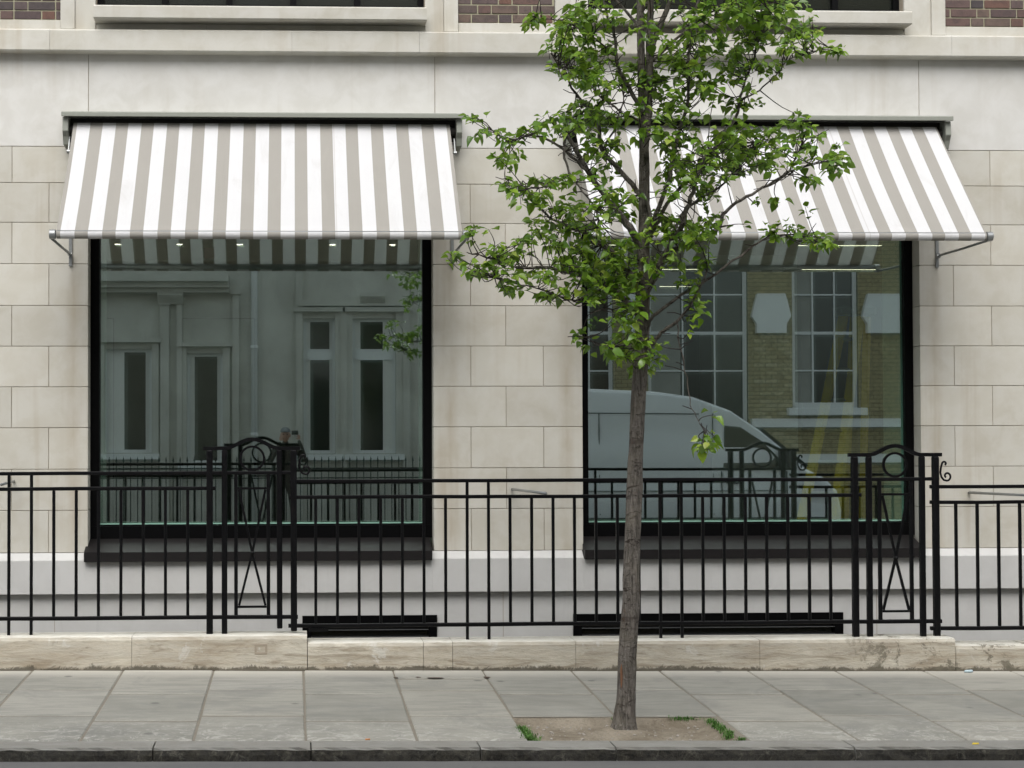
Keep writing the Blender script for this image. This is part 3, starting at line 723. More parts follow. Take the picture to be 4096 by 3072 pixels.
# first railing: left of the picture, with the first ring panel
ra = railing('iron_railing', 'black railing on the higher left stretch, ending in a ring panel before the left window')
rail(ra, -5.35, .012, 1.370); rail(ra, -5.35, -.575, 1.259); rail(ra, -5.35, .020, .328, .028)
for k in range(-20, 9):
    x = -2.057 + .1603 * k; lg = k % 9 in (0, 1) or k in (0, 1)
    bar(ra, x, PT1 - .01 if lg else .341, 1.358 if lg else 1.247)
gate_panel(ra, [-.617, -.510, -.427, -.193, -.112, -.009], 1.370, .328, [PT1 - .01, PT1 - .01, .245, .225], 0)
scroll(ra, .015, 1.41); tie(ra, -2.28, 1.272, -2.12, 1.290)
# second railing
rb = railing('iron_railing', 'long black railing between the two ring panels, behind the tree trunk')
rail(rb, -.038, 4.735, 1.309); rail(rb, -.040, 4.155, 1.192); rail(rb, -.050, 4.745, .264, .028)
boxo('rail_clamp', M['iron'], rb, .10, .24, IY - .022, IY + .022, .222, .249)
for k in range(0, 25):
    x = .149 + .1573 * k; lg = k in (7, 8, 16, 17)
    bar(rb, x, PT2 - .01 if lg else .277, 1.297 if lg else 1.180)
gate_panel(rb, [4.108, 4.213, 4.292, 4.527, 4.609, 4.712], 1.309, .264, [PT2 - .01] * 4, 0)
scroll(rb, 4.735, 1.345); tie(rb, 1.78, 1.192, 1.835, 1.212)
# third railing
rc = railing('iron_railing', 'black railing on the lowest stretch at the right edge')
rail(rc, 4.672, 8.5, 1.251); rail(rc, 4.672, 8.5, 1.137); rail(rc, 4.665, 8.5, .212, .028)
for k in range(0, 22):
    x = 4.862 + .1593 * k; lg = k in (6, 7, 15, 16)
    bar(rc, x, PT3 - .01 if lg else .225, 1.239 if lg else 1.125)
tie(rc, 5.59, 1.150, 5.72, 1.168)

# ------------------------------------------------------------------ TREE
tr = thing('street_tree', 'young pear tree with a slim leaning trunk and open green crown in the pavement pit', 'tree', loc=(0, 0, 0))
TY = -3.51
def atdepth(p, dy):
    e = Vector((0, -13.3, 1.66)); return e + (p - e) * ((TY + dy + 13.3) / (TY + 13.3))
def tp(x, y, dy=0.0): return atdepth(Vector((.990 + (x - 990) * .002846 - (y - 200) * 1.53e-5, TY, 2.736 + (550 - y) * .00282)), dy)
def smooth(P, k=3):
    """Catmull-Rom resample"""
    out = []
    for i in range(len(P) - 1):
        p0 = P[max(i - 1, 0)]; p1 = P[i]; p2 = P[i + 1]; p3 = P[min(i + 2, len(P) - 1)]
        for j in range(k):
            t = j / k; out.append(.5 * ((2 * p1) + (p2 - p0) * t + (2 * p0 - 5 * p1 + 4 * p2 - p3) * t * t + (3 * p1 - p0 - 3 * p2 + p3) * t ** 3))
    out.append(P[-1]); return out
tk = [(1345, 1592, .125), (1345, 1576, .098), (1348, 1556, .072), (1351, 1510, .0585), (1354, 1400, .0545), (1362, 1300, .0535), (1363, 1200, .0495), (1368, 1100, .048), (1371, 1000, .046), (1376, 900, .044), (1381, 820, .044), (1386, 740, .043), (1389, 640, .041), (1390, 540, .037), (1391, 440, .034), (1391, 340, .031), (1388, 240, .026), (1385, 140, .024), (1383, 40, .022), (1381, -80, .019), (1384, -220, .016), (1380, -380, .010)]
P = [tp(a, b) for a, b, c in tk]; P = smooth(P, 4); rads = []
for i in range(len(P)):
    a = i / 4; q = min(int(a), len(tk) - 2); f = a - q; rads.append(tk[q][2] * (1 - f) + tk[min(q + 1, len(tk) - 1)][2] * f)
bm = bmesh.new(); rings = tube(bm, P, rads, 16); rr = random.Random(3)
from mathutils import noise as mn
for i, ring in enumerate(rings):
    for v in ring:
        c = P[i]; d = v.co - c; z = v.co.z
        k = 1 + .14 * mn.noise(Vector((math.atan2(d.y, d.x) * 1.3, z * 6, 0))) + .07 * mn.noise(Vector((d.x * 30, d.y * 30, z * 22)))
        if i < 9: k *= 1 + (.22 * math.cos(3 * math.atan2(d.y, d.x) + .7)) * (1 - i / 9)
        v.co = c + d * k
obj('trunk', bm, M['bark'], tr, True)
bm = bmesh.new(); bmesh.ops.create_grid(bm, x_segments=3, y_segments=6, size=.5)
for v in bm.verts:
    u, w = v.co.x, v.co.y; a = R(-118 + u * 34)
    c = tp(1351, 1452 - w * 52); rdx = .062 + .002 * math.sin(9 * w)
    wd = math.sqrt(max(.02, 1 - (2 * w) ** 2)); a = R(-128 + u * 15 * wd)
    v.co = c + Vector((math.cos(a) * rdx, math.sin(a) * rdx, 0))
obj('bark_wound', bm, simple('bare_orange_wood', (.15, .075, .04), .8, var=.4, scale=50), tr, True)

limbs = []   # all limb polylines as world points, for rooting twigs
def limb(pts, r0, r1, dz=(0, 0), name='branch'):
    n = len(pts)
    Q = [tp(x, y, dz[0] + (dz[1] - dz[0]) * i / (n - 1)) for i, (x, y) in enumerate(pts)]
    Q = smooth(Q, 4); rr_ = random.Random(int(pts[0][0] * 7 + pts[-1][1]))
    for q in Q[1:-1]: q += Vector((rr_.uniform(-.006, .006), rr_.uniform(-.01, .01), rr_.uniform(-.006, .006)))
    bm = bmesh.new(); m = len(Q); tube(bm, Q, [r0 + (r1 - r0) * (i / (m - 1)) for i in range(m)], 7)
    obj(name, bm, M['bark'], tr, True); limbs.append(Q)
limb([(1386, 690), (1384, 650), (1412, 598), (1440, 543), (1468, 493), (1483, 450), (1500, 400), (1512, 360), (1530, 320)], .026, .008, (0, -.30))
limb([(1440, 543), (1490, 528), (1535, 505), (1551, 490), (1567, 456), (1600, 430), (1649, 404), (1698, 374), (1724, 329), (1745, 290)], .016, .004, (-.08, -.35))
limb([(1649, 404), (1700, 372), (1750, 352), (1790, 345)], .006, .003, (-.30, -.40))
limb([(1387, 760), (1400, 700), (1411, 683), (1457, 647), (1525, 604), (1601, 550), (1647, 518), (1708, 504), (1770, 520)], .014, .003, (0, -.30))
limb([(1392, 800), (1400, 765), (1415, 733), (1441, 707), (1468, 686), (1493, 655), (1520, 600), (1530, 560)], .016, .004, (0, -.25))
limb([(1461, 697), (1466, 735), (1475, 776), (1483, 830), (1490, 872), (1507, 908), (1522, 935)], .0045, .002, (-.10, -.16), 'hanging_twig')
limb([(1390, 540), (1366, 499), (1340, 463), (1312, 431), (1276, 377), (1250, 335), (1222, 290)], .026, .011, (0, -.25))
limb([(1276, 377), (1258, 359), (1205, 313), (1144, 291), (1108, 302), (1075, 290), (1045, 262)], .010, .003, (-.18, -.35))
limb([(1222, 290), (1217, 330), (1230, 372), (1258, 413), (1287, 449), (1296, 490)], .009, .003, (-.25, -.32))
limb([(1230, 372), (1190, 400), (1140, 405), (1100, 385)], .006, .002, (-.26, -.40))
limb([(1390, 700), (1345, 640), (1300, 610), (1240, 592), (1173, 577), (1126, 578), (1070, 560), (1010, 545)], .018, .003, (0, -.35))
limb([(1300, 610), (1260, 640), (1241, 649), (1205, 639), (1151, 620), (1100, 610), (1070, 600)], .008, .002, (-.1, -.30))
limb([(1387, 620), (1320, 540), (1250, 500), (1190, 470), (1150, 430), (1130, 390)], .015, .003, (0, .25))
limb([(1386, 780), (1359, 717), (1337, 678), (1305, 665), (1270, 680)], .010, .003, (0, -.15))
limb([(1386, 800), (1350, 770), (1300, 745), (1262, 728)], .007, .002, (0, -.15))
limb([(1390, 430), (1367, 397), (1302, 322), (1288, 251), (1252, 215), (1220, 160), (1195, 120)], .018, .004, (0, .15))
limb([(1302, 322), (1330, 270), (1345, 220), (1350, 180)], .007, .003, (.05, .2))
limb([(1396, 500), (1406, 476), (1391, 394), (1386, 320), (1380, 240)], .012, .006, (-.03, -.10))
limb([(1396, 500), (1409, 480), (1438, 405), (1459, 315), (1470, 272), (1485, 215), (1486, 125), (1495, 60), (1510, -20)], .016, .006, (0, .12))
limb([(1432, 560), (1470, 465), (1510, 430), (1571, 387), (1610, 340), (1640, 300)], .011, .003, (-.05, .1))
limb([(1400, 520), (1440, 440), (1520, 345), (1587, 257), (1600, 205), (1612, 163), (1629, 130), (1640, 60), (1650, -10)], .013, .004, (.05, .05))
limb([(1600, 215), (1639, 192), (1681, 153), (1704, 124), (1745, 112), (1790, 96)], .006, .002, (.05, -.05))
limb([(1389, 240), (1400, 180), (1404, 130), (1415, 80), (1440, 20), (1458, -50), (1470, -160), (1475, -280)], .024, .010, (0, -.05))
limb([(1392, 340), (1398, 260), (1401, 200), (1404, 120), (1403, 40), (1410, -60)], .027, .018, (-.04, -.04))
limb([(1387, 230), (1345, 170), (1331, 118), (1327, 72), (1310, 20), (1300, -50)], .014, .006, (0, -.15))
limb([(1387, 150), (1440, 100), (1510, 40), (1580, 0), (1650, -40)], .010, .004, (0, -.25))
limb([(1385, 60), (1330, 0), (1260, -60), (1210, -120)], .010, .004, (0, .2))
limb([(1386, 20), (1460, -60), (1560, -140), (1640, -220)], .010, .004, (0, .2))
limb([(1331, 118), (1280, 80), (1230, 50), (1180, 40), (1150, 36)], .005, .002, (-.1, -.2))
limb([(1385, 260), (1340, 240), (1290, 200), (1240, 150), (1205, 140)], .008, .002, (0, -.3))

clusters = [ # x, y, rx, ry, rosettes (tree sketch units)
(1024,252,16,10,2),(1060,285,35,16,4),(1097,300,22,16,3),(1205,270,40,34,14),(1140,285,18,10,2),(1097,348,36,20,6),(1090,395,22,14,3),(1140,417,40,34,10),(1172,384,30,16,5),(1222,388,22,16,4),(1194,445,40,44,10),(1244,445,22,22,4),(1144,499,30,26,7),(1037,495,26,12,3),(1201,513,50,30,11),(1097,535,50,26,10),(1036,574,30,30,7),(976,549,16,8,2),(1087,578,54,20,8),(1101,624,26,14,4),(1169,631,56,16,7),(1187,574,46,30,9),
(1294,538,76,46,34),(1294,610,66,44,30),(1366,574,56,46,20),(1348,671,32,32,9),(1377,746,38,40,13),(1310,748,42,28,7),(1384,785,26,14,6),(1244,722,12,12,2),(1294,466,56,36,11),(1287,352,46,36,7),
(1152,43,24,14,3),(1177,107,16,8,1),(1198,140,12,6,1),(1216,157,12,6,1),(1241,54,52,44,20),(1295,26,54,40,17),(1223,97,40,26,8),(1295,107,54,30,11),(1259,154,46,22,10),(1313,161,54,32,16),(1384,154,46,26,12),(1330,233,64,32,13),(1277,233,40,30,8),(1259,265,36,16,6),(1402,36,38,38,7),(1438,107,46,36,11),
(1535,20,76,24,18),(1633,15,66,24,22),(1698,10,46,20,8),(1746,18,18,18,2),(1616,65,54,30,16),(1681,59,54,26,14),(1746,68,30,24,7),(1776,88,12,8,1),(1808,101,18,10,3),(1724,98,30,16,4),(1519,65,56,32,13),(1502,130,56,36,16),(1584,98,38,26,7),(1584,146,40,30,10),(1649,146,40,26,8),(1690,140,8,8,1),(1454,163,56,40,16),(1519,195,54,26,9),(1470,244,54,26,9),(1437,202,36,26,7),(1568,234,40,14,4),(1626,225,20,12,2),
(1535,293,64,30,15),(1600,293,56,30,15),(1665,277,30,16,4),(1730,260,28,18,6),(1769,303,24,24,4),(1808,309,8,6,1),(1808,350,18,26,8),(1753,342,16,14,2),(1747,391,24,14,4),(1682,319,44,34,7),(1633,342,64,28,16),(1568,352,56,34,16),(1502,342,46,40,15),(1454,374,46,44,13),(1502,391,46,26,7),(1519,430,26,26,3),(1454,326,46,36,9),(1424,267,36,22,7),(1340,293,46,36,7),(1291,309,36,34,5),(1307,407,54,44,8),(1340,439,46,36,7),(1405,488,56,36,14),(1486,488,60,30,15),(1519,511,46,26,10),(1568,465,8,8,1),(1630,436,12,8,1),(1600,488,12,8,1),(1698,490,50,8,5),(1747,508,46,10,8),(1790,525,20,8,4),(1665,508,18,8,2),(1688,433,8,6,1),(1734,440,8,6,1),
(1457,568,26,20,5),(1511,565,14,12,2),(1504,654,18,10,2),(1504,679,14,8,2),(1486,604,24,16,3),(1500,704,8,6,1),(1372,647,26,56,13),(1425,769,10,10,2),(1404,740,18,16,4),(1529,955,22,18,5),(1524,962,14,18,3),(1536,898,8,6,1),
(1400,-60,150,50,30),(1600,-60,120,50,26),(1250,-60,70,50,12),(1430,-170,210,70,44),(1430,-300,160,70,30),(1410,-420,90,60,14)]
def leaf_verts(p, d, nrm, L, w, fold, curl):
    """ovate leaf, pointed tip, folded along the midrib: 5 stations"""
    s = d.cross(nrm).normalized(); u = s.cross(d).normalized(); out = []
    st = [(0.0, .02), (.16, .60), (.40, 1.0), (.66, .78), (.86, .34), (1.0, 0.0)]
    for t, ww in st:
        c = p + d * (L * t) - u * (curl * L * t * t)
        e = w * ww / 2
        out.append((c, c + s * e + u * fold * e, c - s * e + u * fold * e))
    return out
def add_leaf(bm, p, d, nrm, L, w, fold, curl):
    S_ = leaf_verts(p, d, nrm, L, w, fold, curl); V = []
    for i, (c, a, b) in enumerate(S_):
        if i == len(S_) - 1: V.append((bm.verts.new(c),) * 3)
        else: V.append((bm.verts.new(c), bm.verts.new(a), bm.verts.new(b)))
    for i in range(len(V) - 1):
        c0, a0, b0 = V[i]; c1, a1, b1 = V[i + 1]
        if i == len(V) - 2: bm.faces.new((c0, c1, a0)); bm.faces.new((c0, b0, c1))
        else: bm.faces.new((c0, c1, a1, a0)); bm.faces.new((c0, b0, b1, c1))
rt = random.Random(21)
allpts = [q for Q in limbs for q in Q] + [q for q in P if q.z > 1.9]
leaves = []
flatpts = [(atdepth(q, 0) if False else Vector((0, -13.3, 1.66)) + (q - Vector((0, -13.3, 1.66))) * ((TY + 13.3) / (q.y + 13.3)), q) for q in allpts]
tw = bmesh.new()
for (cx, cy, rx, ry, n) in clusters:
    if cy < -30: pass
    for _ in range(int(round(n * 1.3))):
        while True:
            a, b = rt.uniform(-1, 1), rt.uniform(-1, 1)
            if a * a + b * b <= 1: break
        small = n <= 3
        dyr = .22 if small else .42
        base = tp(cx + a * rx, cy + b * ry, 0)
        # depth follows the nearest limb, with a spread
        near = min(flatpts, key=lambda q: (q[0].x - base.x) ** 2 + (q[0].z - base.z) ** 2)[1]
        base = atdepth(base, near.y - TY + rt.uniform(-dyr, dyr) * (.5 if small else 1))
        # root the twig on a limb point nearer the trunk
        cand = sorted(allpts, key=lambda q: (q - base).length + .35 * max(0, q.z - base.z))[:6]
        root = cand[rt.randrange(len(cand))]
        mid = root.lerp(base, .5) + Vector((rt.uniform(-.03, .03), rt.uniform(-.03, .03), rt.uniform(-.045, .02)))
        T = smooth([root, mid, base], 3); m_ = len(T)
        tube(tw, T, [.0038 - .0024 * i / (m_ - 1) for i in range(m_)], 4, False)
        nl = rt.randint(4, 7)
        dirT = (base - mid).normalized()
        for q in range(nl):
            t = rt.uniform(.45, 1); pp = mid.lerp(base, t) + Vector((rt.gauss(0, .012), rt.gauss(0, .012), rt.gauss(0, .012)))
            az = rt.uniform(0, 2 * math.pi)
            d = Vector((math.cos(az), math.sin(az), rt.uniform(-.75, .25))).normalized()
            d = (d + dirT * .35).normalized()
            L = rt.choice((.042, .050, .058, .064, .070)) * rt.uniform(.72, 1.08); w = L * rt.uniform(.60, .90)
            pet = pp + d * .012 + Vector((0, 0, rt.uniform(-.006, .008)))
            nrm = Vector((rt.gauss(0, .45), rt.gauss(-.25, .45), 1)).normalized()
            if abs(nrm.dot(d)) > .92: nrm = Vector((0, -1, .3)).normalized()
            leaves.append((pet, d, nrm, L, w, rt.uniform(.1, .9), rt.uniform(-.1, .8)))
            if q % 2 == 0: tube(tw, [pp, pet], .0011, 3, False)
# bare dark spurs along the limbs
for Q in limbs:
    for _ in range(max(2, len(Q) // 3)):
        p = rt.choice(Q[2:]); az = rt.uniform(0, 2 * math.pi); d = Vector((math.cos(az), math.sin(az), rt.uniform(-.2, .9))).normalized(); L = rt.uniform(.04, .14)
        tube(tw, [p, p + d * L * .5 + Vector((0, 0, rt.uniform(-.01, .01))), p + d * L], [.003, .0026, .0022], 4, False)
o = obj('twigs', tw, M['twig'], tr, True); o['kind'] = 'stuff'
inview = lambda l: l[0].z < 4.25
front = sorted([i for i, l in enumerate(leaves) if inview(l)], key=lambda i: leaves[i][0].y - leaves[i][3] * 6)[:290]
fs = set(front); lm = []
for L, w, f, c in ((.052, .036, .3, .15), (.060, .045, .2, .3), (.066, .044, .45, .1), (.058, .047, .15, .4), (.048, .034, .5, .25)):
    bm = bmesh.new(); add_leaf(bm, Vector((0, 0, 0)), Vector((1, 0, 0)), Vector((0, 0, 1)), L, w, f, c); lm.append((L, mesh('leaf', bm, M['leaf'], True)))
for i in front:
    p, d, nrm, L, w, f, c = leaves[i]; L0, me = lm[i % 5]
    s_ = d.cross(nrm).normalized(); u = s_.cross(d).normalized()
    k = L / L0; mt = Matrix(((d.x, -s_.x, u.x, 0), (d.y, -s_.y, u.y, 0), (d.z, -s_.z, u.z, 0), (0, 0, 0, 1)))
    o = put('leaf', me, tr); o.matrix_world = Matrix.Translation(p) @ mt @ Matrix.Scale(k, 4)
bm = bmesh.new()
for i, l in enumerate(leaves):
    if i not in fs: add_leaf(bm, *l)
o = obj('foliage', bm, M['leaf'], tr, True); o['kind'] = 'stuff'

# ------------------------------------------------------------------ tree pit details and litter
rg = random.Random(5)
bm = bmesh.new()
def tuft(cx, cy, rx, ry, n, h):
    for _ in range(n):
        x, y = cx + rg.gauss(0, rx), cy + rg.gauss(0, ry); z = max(soilz(x, y), ground(x, y) - .03) - .002
        a = rg.uniform(0, 6.28); l = h * rg.uniform(.5, 1.2); d = Vector((math.cos(a), math.sin(a), 0)); sw = Vector((-d.y, d.x, 0)) * .0022
        b0 = Vector((x, y, z)); b1 = b0 + d * l * .3 + Vector((0, 0, l * .7)); b2 = b0 + d * l * .9 + Vector((0, 0, l * .75))
        v = [bm.verts.new(q) for q in (b0 - sw, b0 + sw, b1 + sw, b1 - sw, b2)]
        bm.faces.new(v[:4]); bm.faces.new((v[3], v[2], v[4]))
for q in range(9):
    t = q / 8; tuft(1.335 + .055 * t * 0 + .03, -3.56 - .33 * t, .018 + .012 * t, .02, 42, .035)
tuft(2.40, -3.285, .045, .008, 120, .022)
for q in range(7): tuft(2.545 + .01 * (q % 2), -3.36 - .075 * q, .014, .02, 60 if q != 4 else 20, .032)
tuft(2.575, -3.94, .015, .01, 60, .03); tuft(1.97, -3.30, .02, .006, 16, .02)
g = obj('grass', bm, M['grass']); g['kind'] = 'stuff'
bm = bmesh.new()
for _ in range(150):
    x, y = rg.uniform(PX0 + .08, PX1 - .05), rg.uniform(KY1 + .03, PY1 - .05)
    r_ = rg.choice((.004, .005, .006, .009)); mt = Matrix.Translation((x, y, soilz(x, y) + r_ * .4)) @ Matrix.Rotation(rg.uniform(0, 3), 4, 'Z') @ Matrix.Diagonal((1.3, 1, .6, 1))
    bmesh.ops.create_icosphere(bm, subdivisions=1, radius=r_, matrix=mt)
g = obj('pebbles', bm, M['pebble']); g['kind'] = 'stuff'
def scrap(name, mat, x, y, sx, sy, label, cat, rot=0, z=.004):
    bm = bmesh.new(); n = 10; P_ = [(sx * math.cos(2 * math.pi * i / n) * rg.uniform(.8, 1.1), sy * math.sin(2 * math.pi * i / n) * rg.uniform(.8, 1.1)) for i in range(n)]
    A = [bm.verts.new((a, b, 0)) for a, b in P_]; C_ = [bm.verts.new((a * .8, b * .8, z * 1.5 + rg.uniform(0, .003))) for a, b in P_]
    bm.faces.new(A); bm.faces.new(C_[::-1])
    for i in range(n): bm.faces.new((A[i], C_[i], C_[(i + 1) % n], A[(i + 1) % n]))
    o = obj(name, bm, mat, None, True); o.location = (x, y, ground(x, y) + .003); o.rotation_euler[2] = rot; return tag(o, label, cat)
scrap('fallen_leaf', M['yleaf'], 3.90, -4.08, .028, .014, 'small yellow leaf lying on the kerb at the right', 'leaf', .3)
scrap('wrapper', M['litter'], 4.86, -1.70, .035, .016, 'crumpled pale blue wrapper at the foot of the plinth wall', 'litter', .1, .010)
bm = bmesh.new(); tube(bm, [(0, 0, 0), (.028, .004, 0)], .0042, 8); o = obj('cigarette_end', bm, M['butt'], None, True, (.40, -3.955, ground(.4, -3.955) + .007)); tag(o, 'orange cigarette end on the paving beside the kerb', 'litter')
# broken slab corners showing dark rubble
for (x, y, sx, sy) in ((.985, -1.94, .075, .018), (.86, -1.92, .02, .022), (1.34, -1.92, .028, .03), (.70, -1.93, .02, .02)):
    bm = bmesh.new(); n = 9
    vv = [bm.verts.new((x + sx * math.cos(2 * math.pi * i / n) * rg.uniform(.6, 1.1), y + sy * math.sin(2 * math.pi * i / n) * rg.uniform(.6, 1.1), 0)) for i in range(n)]
    for v in vv: v.co.z = ground(v.co.x, v.co.y) + .0035
    bm.faces.new(vv); obj('broken_corner', bm, M['mbrown'], pave)

# ------------------------------------------------------------------ ACROSS THE STREET (seen mirrored in the windows)
OY = -16.2
ok = struct(boxo('opposite_kerb', M['kerb'], None, -30, 30, -12.60, -12.35, -.6, -.06, .01))
struct(boxo('opposite_pavement', M['slab'], None, -30, 30, -16.2, -12.601, -.6, -.065))
st = thing('stucco_house', 'cream stucco house across the street, mirrored in the left window', 'house')
def wall_with_holes(parent, mat, x0, x1, y0, y1, z0, z1, holes, name='wall'):
    xs = sorted({x0, x1} | {h[0] for h in holes} | {h[1] for h in holes}); bm = bmesh.new()
    for a, b in zip(xs[:-1], xs[1:]):
        hs_ = sorted([h for h in holes if h[0] <= a + 1e-6 and h[1] >= b - 1e-6], key=lambda h: h[2]); z = z0
        for h in hs_:
            if h[2] > z: B(bm, a, b, y0, y1, z, h[2])
            z = h[3]
        if z1 > z: B(bm, a, b, y0, y1, z, z1)
    return obj(name, bm, mat, parent)
WS = [(-3.48, -2.62, 1.30, 3.20), (-1.98, -1.32, 1.10, 3.12), (.16, .74, 1.28, 3.76), (1.06, 1.86, 1.28, 3.76), (-3.4, -2.4, 5.6, 7.4), (-1.6, -.9, 5.6, 7.4), (.3, 1.5, 5.6, 7.4)]
wall_with_holes(st, M['stucco'], -14, 3.9, -16.9, OY, -.5, 12.0, WS)
for h in WS:
    bm = bmesh.new(); a, b, c, d = h; w = .055
    B(bm, a, a + w, OY - .16, OY - .10, c, d); B(bm, b - w, b, OY - .16, OY - .10, c, d); B(bm, a + w, b - w, OY - .159, OY - .101, c, c + w); B(bm, a + w, b - w, OY - .159, OY - .101, d - w, d)
    if d > 3.5 and d < 5: B(bm, a + w, b - w, OY - .157, OY - .085, 3.0, 3.20)
    f = obj('window', bm, M['wpaint'], st)
    boxo('pane', M['dglass'], f, a + w, b - w, OY - .14, OY - .135, c + w, d - w)
    for u0, u1 in ((a + w, a + w + (b - a) * (.34 if a < -3 else .12)), (b - w - (b - a) * (.22 if a > 1 else .08), b - w)):
        bm = bmesh.new(); nn = 8
        for q in range(nn):
            xa, xb = u0 + (u1 - u0) * q / nn, u0 + (u1 - u0) * (q + 1) / nn; B(bm, xa, xb, OY - .134, OY - .131 + .012 * (q % 2), c + w, d - w)
        obj('curtain', bm, M['curtain'], f)
    bm = bmesh.new()
    B(bm, a - .13, a - .001, OY + .001, OY + .06, c - .02, d + .12); B(bm, b + .001, b + .13, OY + .001, OY + .06, c - .02, d + .12); B(bm, a - .18, b + .18, OY + .001, OY + .14, d + .121, d + .20)
    obj('window_surround', bm, M['stucco'], st)
    boxo('sill', M['wpaint'], st, a - .15, b + .15, OY + .001, OY + .16, c - .12, c - .021)
bm = bmesh.new()
for z0, z1, y in ((4.22, 4.30, .30), (4.301, 4.40, .42), (4.401, 4.52, .55)): B(bm, -5.0, -1.2, OY + .001, OY + y, z0, z1)
obj('porch_cornice', bm, M['stucco'], st)
for x0, x1, z0 in ((-2.5, -2.03, 4.02), (1.2, 1.65, 4.0)):
    bm = bmesh.new(); prism(bm, [(OY + .001, z0), (OY + .12, z0), (OY + .28, z0 + .15), (OY + .28, z0 + .218), (OY + .001, z0 + .218)], 'x', x0, x1); obj('corbel', bm, M['stucco'], st)
bm = bmesh.new(); tube(bm, [(-.74, OY + .09, -.06), (-.74, OY + .09, 11.8)], .058, 12); dp = obj('drainpipe', bm, M['wpaint'], st, True)
for z in (1.6, 3.2, 4.8): boxo('pipe_collar', M['wpaint'], dp, -.81, -.67, OY + .02, OY + .155, z, z + .06, .01)
for px0, px1, pz in ((-3.72, -3.60, 4.2), (-2.46, -2.30, 4.0), (-2.16, -2.06, 4.2), (-1.14, -1.02, 4.2), (.84, .96, 3.9), (1.99, 2.12, 3.9)):
    boxo('pilaster', M['stucco'], st, px0, px1, OY + .001, OY + .09, -.06, pz)
    boxo('pilaster_capital', M['stucco'], st, px0 - .03, px1 + .03, OY + .001, OY + .13, pz + .001, pz + .07)
bm = bmesh.new(); B(bm, .06, 2.1, OY + .001, OY + .16, 3.985, 4.03); B(bm, .10, 2.05, OY + .001, OY + .11, 4.031, 4.10); obj('window_cornice', bm, M['stucco'], st)
boxo('pilaster', M['stucco'], st, .02, .14, OY + .001, OY + .10, -.06, 12.0)
boxo('parapet', M['stucco'], st, -14, 3.9, -16.7, OY + .2, 12.001, 12.3)
yb = thing('brick_house', 'yellow brick house with white sash windows across the street, mirrored in the right window', 'house')
WB = [(6.55, 8.42, 1.30, 4.85), (9.26, 10.50, 2.10, 4.85), (11.6, 13.2, 1.5, 4.85), (4.6, 5.9, 1.3, 4.85), (9.2, 10.5, 6.2, 8), (6.8, 8.2, 6.2, 8)]
wall_with_holes(yb, M['ymortar'], 3.92, 20, -16.9, OY - .004, -.5, 12.0, WB)
ba = bmesh.new(); bb_ = bmesh.new(); nb = 0
rows_b = []
z = -.06; j = 0
while z < 8.9:
    x = 3.92 - (.11 if j % 2 else 0)
    while x < 14.5:
        x0, x1 = max(x, 3.92), min(x + .215, 14.5); cut = False
        for h in WB:
            if z + .07 > h[2] and z < h[3] and x1 > h[0] and x0 < h[1]:
                if x0 < h[0]: x1 = h[0]
                elif x1 > h[1]: x0 = h[1]
                else: cut = True
        if not cut and x1 - x0 > .02: rows_b.append((x0, x1, z))
        x += .225
    z += .075; j += 1
# nearest-to-the-eye courses as bricks of their own, the rest as one mass
cen = [q for q in rows_b if 8.45 < q[0] < 9.22 and .9 < q[2] < 3.45][:200]
cs = set(cen); bm = bmesh.new()
for q in rows_b:
    if q not in cs: B(bm, q[0], q[1], OY - .012, OY + rnd.uniform(.0, .004), q[2], q[2] + .065)
o = obj('brickwork', bm, M['ybrick'], yb); o['kind'] = 'stuff'
for q in cen: piece('brick', M['ybrick'], yb, q[0], q[1], OY - .012, OY + rnd.uniform(0, .004), q[2], q[2] + .065, 0)
for h in WB:
    a, b, c, d = h; w = .07; bm = bmesh.new()
    B(bm, a, a + w, OY - .14, OY - .07, c, d); B(bm, b - w, b, OY - .14, OY - .07, c, d); B(bm, a + w, b - w, OY - .139, OY - .071, c, c + .10); B(bm, a + w, b - w, OY - .139, OY - .071, d - w, d)
    zm = 3.47
    for zz in (zm, 2.78, 4.20):
        if c < zz < d - .2: B(bm, a + w, b - w, OY - .137, OY - .085, zz, zz + (.055 if zz == zm else .028))
    for t in (1 / 3, 2 / 3) if b - a < 1.5 else (.36, .68): xx = a + (b - a) * t; B(bm, xx - .015, xx + .015, OY - .135, OY - .09, c + .1, d - w)
    f = obj('sash_window', bm, M['wpaint'], yb); boxo('pane', M['dglass'], f, a + w, b - w, OY - .125, OY - .12, c + .1, d - w)
    boxo('curtain', M['room'], f, a + w, a + w + (b - a) * .3, OY - .1195, OY - .117, c + .1, d - w)
    boxo('sill', M['wpaint'], yb, a - .12, b + .12, OY + .005, OY + .16, c - .14, c - .001, .01)
for x0, x1 in ((8.50, 9.18), (6.0, 6.48), (10.58, 11.5)):
    bm = bmesh.new(); prism(bm, [(x0 + .06, 3.49), (x1 - .06, 3.49), (x1 - .06, 3.66), (x1 + .03, 3.80), (x1 - .03, 4.05), (x1 - .08, 4.22), (x0 + .08, 4.22), (x0 + .03, 4.05), (x0 - .03, 3.80), (x0 + .06, 3.66)], 'y', OY + .005, OY + .12)
    obj('impost_block', bm, M['wpaint'], yb)
boxo('white_band', M['wpaint'], yb, 3.93, 20, OY + .005, OY + .10, 1.70 - .62, 1.86 - .62)
boxo('white_band', M['wpaint'], yb, 8.46, 20, OY + .005, OY + .12, 1.74, 1.90)
boxo('parapet', M['ybrick'], yb, 3.93, 20, -16.7, OY + .1, 12.001, 12.3)

